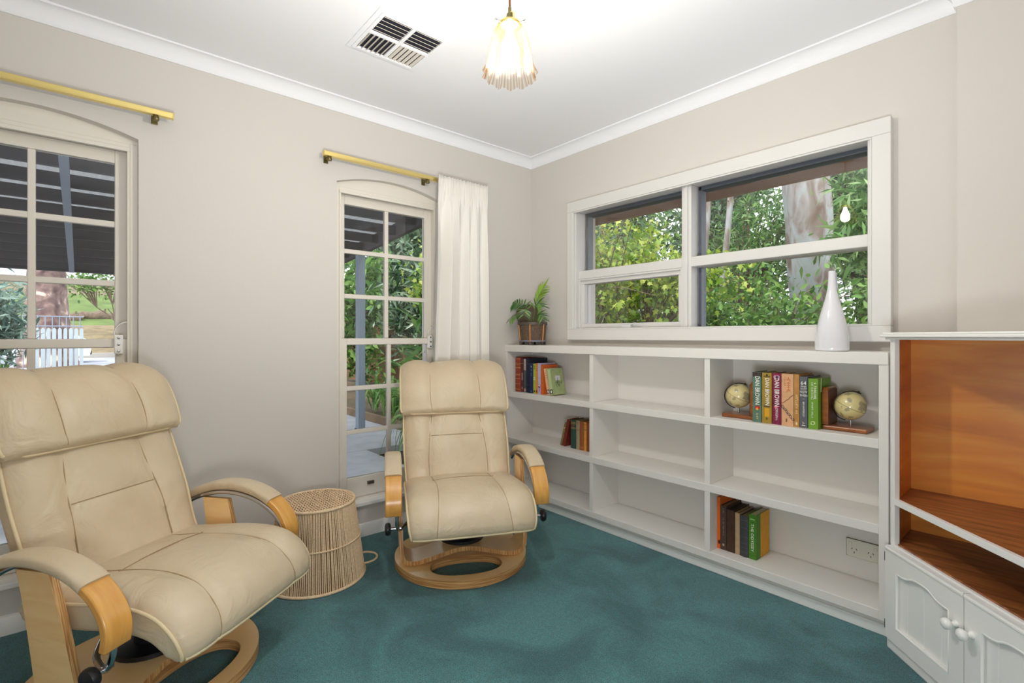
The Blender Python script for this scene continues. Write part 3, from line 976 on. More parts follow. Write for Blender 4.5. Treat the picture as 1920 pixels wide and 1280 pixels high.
# ------------------------------------------------------------------ recliner chairs
def leather_mat():
    m, nt, b = nodemat('cream_leather')
    tc = nt.nodes.new('ShaderNodeTexCoord')
    n = nt.nodes.new('ShaderNodeTexNoise'); n.inputs['Scale'].default_value = 5; n.inputs['Detail'].default_value = 5
    nt.links.new(tc.outputs['Object'], n.inputs['Vector'])
    c = ramp2(nt, n.outputs['Fac'], [rgb(197, 178, 148), rgb(211, 193, 165)], [0.3, 0.7])
    nt.links.new(c, b.inputs['Base Color'])
    b.inputs['Roughness'].default_value = 0.42
    b.inputs['Specular IOR Level'].default_value = 0.45
    n2 = nt.nodes.new('ShaderNodeTexNoise'); n2.inputs['Scale'].default_value = 9; n2.inputs['Detail'].default_value = 3; n2.inputs['Distortion'].default_value = 1.2
    n3 = nt.nodes.new('ShaderNodeTexNoise'); n3.inputs['Scale'].default_value = 350
    for q in (n2, n3):
        nt.links.new(tc.outputs['Object'], q.inputs['Vector'])
    b1 = nt.nodes.new('ShaderNodeBump'); b1.inputs['Strength'].default_value = 0.45; b1.inputs['Distance'].default_value = 0.018
    b2 = nt.nodes.new('ShaderNodeBump'); b2.inputs['Strength'].default_value = 0.10; b2.inputs['Distance'].default_value = 0.002
    nt.links.new(n2.outputs['Fac'], b1.inputs['Height'])
    nt.links.new(n3.outputs['Fac'], b2.inputs['Height'])
    nt.links.new(b1.outputs[0], b2.inputs['Normal'])
    nt.links.new(b2.outputs[0], b.inputs['Normal'])
    return m
LEATHER = leather_mat()
PIPING = mat('leather_piping', rgb(216, 198, 160), 0.4)
BIRCH = wood('birch_ply_face', rgb(238, 194, 132), rgb(246, 210, 152), 3.5, (1.5, 1.5, 10), 0.35, 0.3)
HONEY = wood('honey_beech', rgb(206, 146, 66), rgb(222, 166, 84), 4, (2, 10, 2), 0.3, 0.4)
def ply_mat(sc=(1, 1, 34)):
    m, nt, b = nodemat('ply_edge')
    tc = nt.nodes.new('ShaderNodeTexCoord')
    w_ = nt.nodes.new('ShaderNodeTexNoise'); w_.inputs['Scale'].default_value = 6; w_.inputs['Detail'].default_value = 3
    mp = nt.nodes.new('ShaderNodeMapping'); mp.inputs['Scale'].default_value = sc
    nt.links.new(tc.outputs['Object'], mp.inputs[0]); nt.links.new(mp.outputs[0], w_.inputs['Vector'])
    c = ramp2(nt, w_.outputs['Fac'], [rgb(176, 122, 70), rgb(222, 176, 116)], [0.4, 0.6])
    nt.links.new(c, b.inputs['Base Color'])
    b.inputs['Roughness'].default_value = 0.45
    return m
PLY = ply_mat()
PLYV = ply_mat((1, 40, 1.5))

def cushion(path, aw, bt, e=3.2, nS=120, groove=None, front=1.0, back=1.0, wr=0.0, seed=0):
    """closed upholstered body: path = centre line (x,z); aw(t) half width; bt(t) half thickness; grooves pressed into the outer side"""
    k = len(path)
    vs, fs = [], []
    P = np.array(path)
    T = np.gradient(P, axis=0)
    T /= np.linalg.norm(T, axis=1)[:, None]
    N = np.stack([T[:, 1], -T[:, 0]], 1)      # outer (front / top) normal
    rr = random.Random(seed)
    ph = [(rr.uniform(9, 26), rr.uniform(9, 26), rr.uniform(0, 6.3)) for _ in range(7)]
    ds = np.concatenate([[0], np.cumsum(np.linalg.norm(np.diff(P, axis=0), axis=1))])
    for i in range(k):
        t = i / (k - 1)
        a, b = aw(t), bt(t)
        for j in range(nS):
            th = 2 * PI * j / nS
            c, s_ = math.cos(th), math.sin(th)
            y = a * math.copysign(abs(c) ** (2 / e), c)
            n = b * math.copysign(abs(s_) ** (2 / e), s_)
            if n > 0:
                n *= front
                if groove:
                    n -= groove(y, ds[i], t) * min(1, b / 0.02)
                if wr:
                    n += wr * sum(math.sin(f * y + g * ds[i] + p) for f, g, p in ph) / 7 * min(1, b / 0.03)
            else:
                n *= back
            vs.append((P[i, 0] + N[i, 0] * n, y, P[i, 1] + N[i, 1] * n))
    for i in range(k - 1):
        for j in range(nS):
            fs.append((i * nS + j, i * nS + (j + 1) % nS, (i + 1) * nS + (j + 1) % nS, (i + 1) * nS + j))
    fs.append(tuple(range(nS)))
    fs.append(tuple(range((k - 1) * nS, k * nS))[::-1])
    m = MB(); m.add(vs, fs)
    def surf(y, i):
        t = i / (k - 1)
        a, b = aw(t), bt(t)
        q = min(.9999, abs(y) / a)
        n = b * (1 - q ** e) ** (1 / e) * front
        if groove: n -= groove(y, ds[i], t) * min(1, b / 0.02)
        if wr: n += wr * sum(math.sin(f * y + g * ds[i] + p) for f, g, p in ph) / 7 * min(1, b / 0.03)
        return (P[i, 0] + N[i, 0] * n, y, P[i, 1] + N[i, 1] * n)
    m.surf = surf; m.ds = ds; m.N = N
    return m, P, N

def gline(d, w=0.0035, depth=0.006):
    return depth * 1.1 * math.exp(-abs(d) / 0.013)

def rounded(t, r0, r1):
    # thickness factor tapering to the two ends
    f = 1.0
    if t < r0: f = min(f, math.sqrt(max(0.0, 1 - (1 - t / r0) ** 2)))
    if t > 1 - r1: f = min(f, math.sqrt(max(0.0, 1 - (1 - (1 - t) / r1) ** 2)))
    return max(f, 0.06)

SEAM = mat('leather_seam', rgb(164, 140, 106), 0.6)
def seams(m, lines, parent, X=None):
    for ln in lines:
        pts = [Vector(m.surf(y, i)) + Vector((m.N[i, 0], 0, m.N[i, 1])) * .0013 for (y, i) in ln]
        if X is not None: pts = [X @ p for p in pts]
        MB().tube(pts, .0017, 6).build('seam', SEAM, parent, smooth=60)

def recliner(loc, heading, tilt, head_shift, label):
    root = empty('recliner_chair', loc, heading, label=label, cat='armchair', group='leather recliner chairs')
    # --- base ring: disc with an oval hole towards the front
    n = 96
    RR, zt = 0.325, 0.040
    cx, au, asd = 0.170, 0.098, 0.168
    outer = [(RR * math.cos(2 * PI * i / n), RR * math.sin(2 * PI * i / n)) for i in range(n)]
    def hole(i, g=0.0):
        th = 2 * PI * i / n
        c, s_ = math.cos(th), math.sin(th)
        return (cx + (au + g) * math.copysign(abs(c) ** .85, c), (asd + g) * math.copysign(abs(s_) ** .85, s_))
    # matched by angle around the hole centre
    def outer_at(i):
        th = 2 * PI * i / n
        dx, dy = math.cos(th), math.sin(th)
        # ray from (cx,0) to circle
        B = cx * dx; C = cx * cx - RR * RR
        q = -B + math.sqrt(B * B - C)
        return (cx + q * dx, q * dy)
    top, edge = MB(), MB()
    O = [outer_at(i) for i in range(n)]; Hh = [hole(i) for i in range(n)]
    sh = 0.997
    vs = [(x, y, zt) for x, y in O] + [(x, y, zt) for x, y in Hh]
    top.add(vs, [(i, (i + 1) % n, n + (i + 1) % n, n + i) for i in range(n)])
    ring = top.build('base_ring', BIRCH, root)
    vs = [(x, y, zt - .0002) for x, y in O] + [(x, y, 0.004) for x, y in O] + [(x, y, 0.004) for x, y in Hh] + [(x, y, zt - .0002) for x, y in Hh]
    fs = []
    for i in range(n):
        j = (i + 1) % n
        fs += [(i, j, n + j, n + i), (n + i, n + j, 2 * n + j, 2 * n + i), (2 * n + i, 2 * n + j, 3 * n + j, 3 * n + i)]
    edge.add(vs, fs)
    edge.build('ply_edge', PLY, ring, smooth=40)
    # --- bent ply U frame
    Wd = 0.300
    half = [(-Wd - .006, .485), (-Wd - .002, .40), (-Wd, .30), (-Wd + .002, .20), (-Wd + .004, .115), (-Wd + .016, .072), (-Wd + .052, .054), (-.19, .060), (-.11, .080), (-.04, .096), (0, .099)]
    path = half + [(-a, z) for a, z in half[-2::-1]]
    path = smoothpath(path, 5)
    def uf(z, y):
        # front edge of the band, leaning back as it rises
        return 0.150 - 0.10 * max(0, (z - 0.06)) / 0.2 if z < 0.26 else 0.05 - 0.16 * (z - .26) / .23
    th = 0.020
    face, edg = MB(), MB()
    k = len(path)
    V = []
    for i, (y, z) in enumerate(path):
        p0, p1 = path[max(0, i - 1)], path[min(k - 1, i + 1)]
        ty, tz = p1[0] - p0[0], p1[1] - p0[1]
        L = math.hypot(ty, tz)
        ny, nz = -tz / L, ty / L
        u1 = 0.132 - 0.30 * max(0, z - .12) ** 1.15
        wd = 0.150 - 0.10 * max(0, z - .10)
        u0 = u1 - wd
        for sg in (.5, -.5):
            V.append((u1, y + ny * th * sg, z + nz * th * sg))
            V.append((u0, y + ny * th * sg, z + nz * th * sg))
    fF, fE = [], []
    for i in range(k - 1):
        a, b = 4 * i, 4 * (i + 1)
        fF += [(a, a + 1, b + 1, b), (a + 2, b + 2, b + 3, a + 3)]
        fE += [(a, b, b + 2, a + 2), (a + 1, a + 3, b + 3, b + 1)]
    fE += [(0, 2, 3, 1), (4 * k - 4, 4 * k - 3, 4 * k - 1, 4 * k - 2)]
    face.add(V, fF); edg.add(V, fE)
    uo = face.build('leg_frame', BIRCH, root, smooth=50)
    edg.build('ply_edge', PLYV, uo, smooth=50)
    MB().lathe([(.11, 0), (.11, .014), (.05, .02), (.05, .10), (.11, .115), (.16, .125), (.16, .14)], 28, Matrix.Translation((.02, 0, .115))).build('swivel_column', BLACK, root, smooth=40)
    # --- arms
    for sd in (-1, 1):
        pa = [(-.190, .452), (-.14, .486), (-.08, .512), (-.01, .528), (.06, .531), (.13, .519), (.19, .496), (.245, .457), (.278, .410), (.286, .370), (.280, .335)]
        pa = smoothpath(pa, 5)
        ya, yb = sd * .298, sd * .368
        if sd < 0: ya, yb = yb, ya
        arm = MB().strip(pa, ya, yb, .021).build('armrest', HONEY, root, smooth=40, bevel=.004)
        # leather pad over the top of the arm
        i0, i1 = 6, 33
        pad = pa[i0:i1]
        kk = len(pad)
        vs, fs = [], []
        m_ = 14
        for i, (x, z) in enumerate(pad):
            p0, p1 = pa[i0 + i - 1], pa[i0 + i + 1]
            tx, tz = p1[0] - p0[0], p1[1] - p0[1]
            L = math.hypot(tx, tz); nx, nz = -tz / L, tx / L
            for j in range(m_):
                q = 2 * PI * j / m_ + PI / m_
                c, s_ = math.cos(q), math.sin(q)
                yy = (ya + yb) / 2 + .0385 * math.copysign(abs(c) ** .5, c)
                o = .0165 * math.copysign(abs(s_) ** .55, s_) + .003
                vs.append((x + nx * o, yy, z + nz * o))
        for i in range(kk - 1):
            for j in range(m_):
                fs.append((i * m_ + j, i * m_ + (j + 1) % m_, (i + 1) * m_ + (j + 1) % m_, (i + 1) * m_ + j))
        fs += [tuple(range(m_)), tuple(range((kk - 1) * m_, kk * m_))[::-1]]
        mb = MB(); mb.add(vs, fs)
        mb.build('arm_pad', LEATHER, arm, smooth=60)
        # chrome tube following the arm, then bending in under the seat
        ym = sd * .306
        tp = [(x - .004, ym, z - .022) for x, z in pa[2:46:3]]
        tp += [(.262, sd * .318, .335), (.255, sd * .318, .300), (.235, sd * .314, .262), (.20, sd * .300, .246), (.14, sd * .27, .25), (.08, sd * .2, .262)]
        MB().tube(smoothpath(tp, 4), .0085, 10).build('chrome_tube', CHROME, root, smooth=60)
        MB().tube([(.232, sd * .30, .262), (.232, sd * .345, .262)], .007, 10).build('knob_stem', CHROME, root, smooth=60)
        kn = MB()
        Mk = Matrix.Translation((.232, sd * .343, .262)) @ Matrix.Rotation(R(-90 * sd), 4, 'X')
        kn.lathe([(.012, 0), (.024, .003), (.0275, .009), (.0275, .018), (.024, .024), (.014, .027)], 20, Mk)
        kn.build('knob', BLACK, root, smooth=40)
    # --- seat cushion
    sp = smoothpath([(-.135, .335), (-.06, .345), (.06, .353), (.17, .362), (.26, .363), (.325, .350), (.368, .318), (.385, .285), (.388, .262)], 9)[::-1]
    def gs(y, d, t):
        g = gline(abs(y) - .150 - .012 * math.cos(t * 5), depth=.005)
        if abs(y) < .15: g = max(g, gline(d - .37, depth=.005))
        g -= .012 * (max(0, 1 - (y / .15) ** 2) if abs(y) < .15 else .55 * max(0, 1 - ((abs(y) - .212) / .062) ** 2)) * math.sin(PI * min(1, max(0, t)))
        return g
    def bseat(t):
        t = 1 - t
        return .060 * min(1.0, .75 + t) * rounded(t, .03, .16) * (1 - .25 * max(0, t - .6) / .4)
    def aseat(t):
        t = 1 - t
        return .278 - .022 * max(0, (t - .55) / .45) ** 2 - .010 * max(0, .2 - t) / .2
    m, P, N = cushion(sp, aseat, bseat, 5.0, 150, gs, 1.1, 1.0, .005, 3)
    seat = m.build('seat_cushion', LEATHER, root, smooth=75)
    kk_ = len(P)
    ls = [[(sd * (.150 + .012 * math.cos(i / (kk_ - 1) * 5)), i) for i in range(3, kk_ - 2)] for sd in (-1, 1)]
    ic = int(np.argmin(np.abs(m.ds - .37)))
    ls.append([(y, ic) for y in np.linspace(-.150, .150, 31)])
    seams(m, ls, seat)
    for sd in (-1, 1):
        pts = []
        k = len(P)
        for i in range(4, k - 3):
            t = i / (k - 1)
            b = bseat(t) * .55
            pts.append((P[i, 0] + N[i, 0] * b, sd * (aseat(t) + .001), P[i, 1] + N[i, 1] * b))
        MB().tube(pts, .0052, 8).build('piping', PIPING, seat, smooth=60)
    ie = 4
    MB().tube([m.surf(-.256 + .512 * i / 24, ie) for i in range(25)], .0055, 8).build('piping', PIPING, seat, smooth=60)
    # --- backrest, rotated about the hinge
    piv = Vector((-.085, 0, .395))
    Bk = root
    off = Matrix.Translation(piv) @ Matrix.Rotation(-tilt, 4, 'Y') @ Matrix.Translation(-piv)
    bp = smoothpath([(-.070, .315), (-.118, .42), (-.150, .52), (-.188, .62), (-.224, .72), (-.262, .82), (-.300, .90), (-.322, .94)], 12)
    def gb(y, d, t):
        yl = .136 + .016 * math.sin(t * 6.0 + .5)
        g = gline(abs(y) - yl, depth=.006)
        if abs(y) < yl: g = max(g, gline(d - .285, depth=.005))
        lo = .0 if d < .285 else .285
        g -= (.010 * max(0, 1 - (y / yl) ** 2) if abs(y) < yl else .010 * max(0, 1 - ((abs(y) - .203) / .066) ** 2))
        return g
    def wb(t):
        return .262 + .018 * math.sin(PI * min(1, t * 1.1)) - .012 * t
    def tb(t):
        return .050 * rounded(t, .07, .05)
    m, P, N = cushion(bp, wb, tb, 4.0, 150, gb, 1.0, .9, .006, 5)
    m.v = [tuple(off @ Vector(v)) for v in m.v]
    back = m.build('backrest', LEATHER, Bk, smooth=75)
    kk_ = len(P)
    ls = [[(sd * (.136 + .016 * math.sin(i / (kk_ - 1) * 6.0 + .5)), i) for i in range(8, kk_ - 6)] for sd in (-1, 1)]
    ic = int(np.argmin(np.abs(m.ds - .285)))
    ls.append([(y, ic) for y in np.linspace(-.136, .136, 31)])
    seams(m, ls, back, off)
    for sd in (-1, 1):
        pts = []
        k = len(P)
        for i in range(4, k - 2):
            t = i / (k - 1)
            b = tb(t) * .50
            pts.append(off @ Vector((P[i, 0] + N[i, 0] * b, sd * (wb(t) + .001), P[i, 1] + N[i, 1] * b)))
        MB().tube(pts, .0052, 8).build('piping', PIPING, back, smooth=60)
    # --- head pillow draped over the top
    hs = head_shift
    dx, dz = .37 * hs, -.93 * hs
    hp = smoothpath([(-.178 + dx, .755 + dz), (-.188 + dx, .785 + dz), (-.206 + dx, .84 + dz * .9), (-.236 + dx * .8, .90 + dz * .6), (-.272 + dx * .3, .943 + dz * .3), (-.325, .962), (-.375, .945), (-.400, .900)], 10)
    def gh(y, d, t):
        g = gline(abs(y) - .125 - .010 * math.sin(t * 5), depth=.007)
        g -= .012 * (max(0, 1 - (y / .125) ** 2) if abs(y) < .125 else max(0, 1 - ((abs(y) - .205) / .08) ** 2)) * math.sin(PI * t)
        return g
    def wh(t):
        return .293 - .030 * max(0, t - .5) - .012 * max(0, .15 - t) / .15
    def thk(t):
        return .036 * rounded(t, .14, .12)
    m, P, N = cushion(hp, wh, thk, 3.4, 150, gh, 1.15, .8, .007, 9)
    m.v = [tuple(off @ Vector(v)) for v in m.v]
    hd = m.build('head_pillow', LEATHER, Bk, smooth=75)
    kk_ = len(P)
    seams(m, [[(sd * (.125 + .010 * math.sin(i / (kk_ - 1) * 5)), i) for i in range(4, kk_ - 6)] for sd in (-1, 1)], hd, off)
    pts = []
    kk = 30
    for i in range(kk + 1):
        y = -.268 + .536 * i / kk
        q = abs(y) / .268
        up = .018 * max(0, q - .86) / .14
        pts.append(off @ Vector((P[1, 0] + N[1, 0] * .012 - .37 * up, y, P[1, 1] + N[1, 1] * .012 + up)))
    side = []
    for sd in (1,):
        for i in range(5, len(P) - 14):
            t = i / (len(P) - 1)
            side.append(off @ Vector((P[i, 0] + N[i, 0] * thk(t) * .35, wh(t) * .992, P[i, 1] + N[i, 1] * thk(t) * .35)))
    left = [Vector((v.x, -v.y, v.z)) for v in side][::-1]
    MB().tube(smoothpath([tuple(v) for v in left + pts + side], 2), .0052, 8).build('piping', PIPING, hd, smooth=60)
    return root
recliner((.6275, -2.306, 0), R(36.5), R(0), 0.0, 'cream leather recliner chair under the arched window without a curtain')
recliner((.584, -1.028, 0), R(-26.9), R(8), 0.055, 'cream leather recliner chair in front of the white curtain')

# ------------------------------------------------------------------ rope basket stool
def rope_stool():
    ROPE = mat('jute_rope', rgb(232, 204, 168), 0.9, var=0.15, vscale=160, bump=0.3, bscale=500, spec=0.1)
    DARK = mat('shade_liner', rgb(140, 108, 76), 0.95)
    c = (.303, -1.643, 0)
    root = empty('rope_stool', c, label='tapered stool wrapped in natural jute rope between the two recliners', cat='stool')
    Rb, Rt, H = .213, .166, .352
    def rad(z): return Rb + (Rt - Rb) * z / H
    MB().lathe([(Rb - .010, .006), (Rt - .010, H - .008)], 64, caps=False).build('inner_shell', DARK, root)
    st = MB()
    n = 160
    for i in range(n):
        th = 2 * PI * i / n + random.uniform(-.006, .006)
        a2 = th + random.uniform(-.006, .006)
        r1, r2 = Rb - .002 + random.uniform(-.001, .001), Rt - .002 + random.uniform(-.001, .001)
        st.tube([(r1 * math.cos(th), r1 * math.sin(th), .006), (rad(.18) * math.cos(a2), rad(.18) * math.sin(a2), .18), (r2 * math.cos(th), r2 * math.sin(th), H - .004)], .0026, 5, caps=False)
    o = st.build('rope_strands', ROPE, root, smooth=60); o['kind'] = 'stuff'
    def hoop(z, r, rr, name):
        MB().tube([(r * math.cos(2 * PI * i / 72), r * math.sin(2 * PI * i / 72), z) for i in range(72)], rr, 8, closed=True).build(name, ROPE, root, smooth=60)
    hoop(.007, Rb, .0065, 'bottom_rim'); hoop(H - .004, Rt, .0065, 'top_rim'); hoop(.182, rad(.182) + .003, .0036, 'middle_band')
    # woven top: warp cords with weft passing over and under
    MB().lathe([(.001, H - .010), (Rt - .004, H - .010)], 48, caps=False).build('top_board', DARK, root)
    tp = MB()
    step = .0125
    k = int(Rt * 2 / step)
    for i in range(k + 1):
        y = -Rt + .004 + i * step
        if abs(y) > Rt - .006: continue
        L = math.sqrt((Rt - .006) ** 2 - y * y)
        m_ = max(3, int(2 * L / .011))
        pts = [(-L + 2 * L * j / m_, y, H - .0025 + .0022 * (1 if (j + i) % 2 else -1)) for j in range(m_ + 1)]
        tp.tube(pts, .0034, 5)
    for i in range(k // 2 + 1):
        x = -Rt + .01 + i * step * 2
        if abs(x) > Rt - .01: continue
        L = math.sqrt((Rt - .006) ** 2 - x * x)
        tp.tube([(x, -L, H - .004), (x, L, H - .004)], .003, 5)
    o = tp.build('woven_top', ROPE, root, smooth=60); o['kind'] = 'stuff'
    # loop handle low on the side facing the other chair
    d = Vector((.35, .94, 0)).normalized(); s_ = Vector((-d.y, d.x, 0))
    base = d * (rad(.05) + .002) + Vector((0, 0, .052))
    pts = []
    for i in range(17):
        q = PI * i / 16
        pts.append(base + s_ * (.034 * math.cos(q)) + d * (.062 * math.sin(q)) + Vector((0, 0, .012 * math.cos(q))))
    MB().tube(pts, .0048, 8).build('loop_handle', ROPE, root, smooth=60)
rope_stool()

# ------------------------------------------------------------------ potted palm on the bookcase
def potted_palm():
    WICK = mat('dark_wicker', rgb(104, 84, 66), 0.6, var=0.35, vscale=120, bump=0.6, bscale=240)
    TRIM = mat('grey_brown_trim', rgb(92, 80, 72), 0.5)
    BAM = mat('pale_bamboo', rgb(196, 140, 84), 0.45)
    root = empty('potted_palm', (.150, -.128, 1.0504), label='small palm in a dark wicker basket with an open round lid on the bookcase', cat='potted plant')
    MB().lathe([(.080, .022), (.085, .024), (.096, .140), (.098, .150), (.09, .150), (.082, .03)], 36).build('basket', WICK, root, smooth=40)
    MB().lathe([(.088, .022), (.090, .022), (.092, .034), (.089, .034)], 36).build('lower_band', mat('blue_grey_band', rgb(120, 120, 132), .5), root, smooth=40)
    MB().lathe([(.097, .134), (.102, .136), (.102, .154), (.094, .154)], 36).build('rim', TRIM, root, smooth=40)
    MB().lathe([(.001, .138), (.09, .14)], 24, caps=False).build('soil', mat('potting_soil', rgb(60, 46, 36), .95), root)
    for i in range(6):
        q = 2 * PI * (i + .1) / 6
        MB().tube([(.088 * math.cos(q), .088 * math.sin(q), .02), (.099 * math.cos(q), .099 * math.sin(q), .138)], .0048, 8).build('bamboo_rib', BAM, root, smooth=60)
        MB().box(-.008, .008, -.006, .006, 0, .024, Matrix.Translation((.086 * math.cos(q), .086 * math.sin(q), 0)) @ Matrix.Rotation(q, 4, 'Z')).build('foot', TRIM, root, bevel=.002)
    # open lid leaning at the back left
    Ml = Matrix.Translation((-.062, .020, .205)) @ Euler((R(62), 0, R(52)), 'XYZ').to_matrix().to_4x4()
    MB().lathe([(.001, -.004), (.080, -.004), (.086, -.006), (.088, .004), (.082, .006), (.001, .006)], 40, Ml, caps=False).build('lid', WICK, root, smooth=40)
    # fronds
    LM = leafmat('palm_green', [rgb(52, 96, 44), rgb(84, 132, 62), rgb(128, 166, 76)], .3, .4, by_object=True)
    LB = leafmat('palm_bright', [rgb(120, 168, 40), rgb(158, 196, 58)], .35, .4, by_object=True)
    LP = leafmat('palm_pale', [rgb(112, 152, 116), rgb(150, 184, 140), rgb(186, 200, 120)], .3, .4, by_object=True)
    STEM = mat('palm_stem', rgb(96, 120, 60), .5)
    def leaflet(m):
        mb = MB()
        n = 7
        vs = []
        for i in range(n):
            t = i / (n - 1)
            w_ = .0075 * math.sin(PI * min(1, t * .9 + .1)) ** .8 * (1 - t * .5)
            z = -.35 * t * t * .07
            vs += [(t * .07, -w_, z + .0), (t * .07, 0, z - .0018), (t * .07, w_, z)]
        fs = []
        for i in range(n - 1):
            a = 3 * i
            fs += [(a, a + 3, a + 4, a + 1), (a + 1, a + 4, a + 5, a + 2)]
        mb.add(vs, fs)
        return mb.mesh('leaflet', m, 60)
    LML, LBL, LPL = leaflet(LM), leaflet(LB), leaflet(LP)
    rr = random.Random(3)
    def frond(pts, me, n, s0, spread, flat):
        P = [Vector(p) for p in smoothpath(pts, 6)]
        f = MB().tube(P, [.0026 - .0018 * i / (len(P) - 1) for i in range(len(P))], 6).build('frond', STEM, root, smooth=60)
        for i in range(n):
            t = .35 + .63 * i / (n - 1)
            q = t * (len(P) - 1)
            a = P[int(q)]; bq = P[min(len(P) - 1, int(q) + 1)]
            p = a.lerp(bq, q - int(q))
            d = (bq - a).normalized() if (bq - a).length > 1e-6 else (P[-1] - P[-2]).normalized()
            side = d.cross(Vector(flat)).normalized()
            for sg in (-1, 1):
                dd = (d * math.cos(spread) + side * sg * math.sin(spread) + Vector((0, 0, rr.uniform(-.15, .05)))).normalized()
                up = Vector(flat)
                yv = up.cross(dd).normalized(); zv = dd.cross(yv)
                o = shared('leaflet', me, f)
                sc = s0 * (1.05 - .5 * abs(t - .55)) * rr.uniform(.85, 1.1)
                o.matrix_local = Matrix.Translation(p) @ Matrix((dd, yv, zv)).transposed().to_4x4() @ Matrix.Scale(sc, 4)
    cview = (.5, -.6, .55)
    frond([(0, 0, .14), (-.02, -.01, .22), (-.05, -.03, .275), (-.10, -.05, .290), (-.140, -.06, .283)], LML, 9, 1.0, R(62), cview)
    frond([(0, 0, .14), (.02, .0, .24), (.045, .005, .31), (.075, .005, .355), (.125, -.005, .395)], LBL, 9, 1.05, R(28), cview)
    frond([(.01, 0, .14), (.03, -.01, .22), (.06, -.02, .27), (.10, -.03, .275), (.135, -.04, .255)], LML, 7, .95, R(45), cview)
    frond([(.01, -.01, .14), (.01, -.04, .20), (.02, -.075, .232), (.04, -.11, .225), (.055, -.13, .20)], LPL, 8, .9, R(60), (.3, -.3, .9))
    frond([(-.01, -.01, .14), (-.03, -.04, .19), (-.05, -.08, .205), (-.075, -.11, .190), (-.09, -.13, .165)], LML, 8, .85, R(60), (.3, -.3, .9))
    frond([(.01, .0, .14), (.05, -.01, .19), (.085, -.02, .21), (.115, -.03, .20), (.135, -.035, .180)], LML, 6, .9, R(50), cview)
potted_palm()

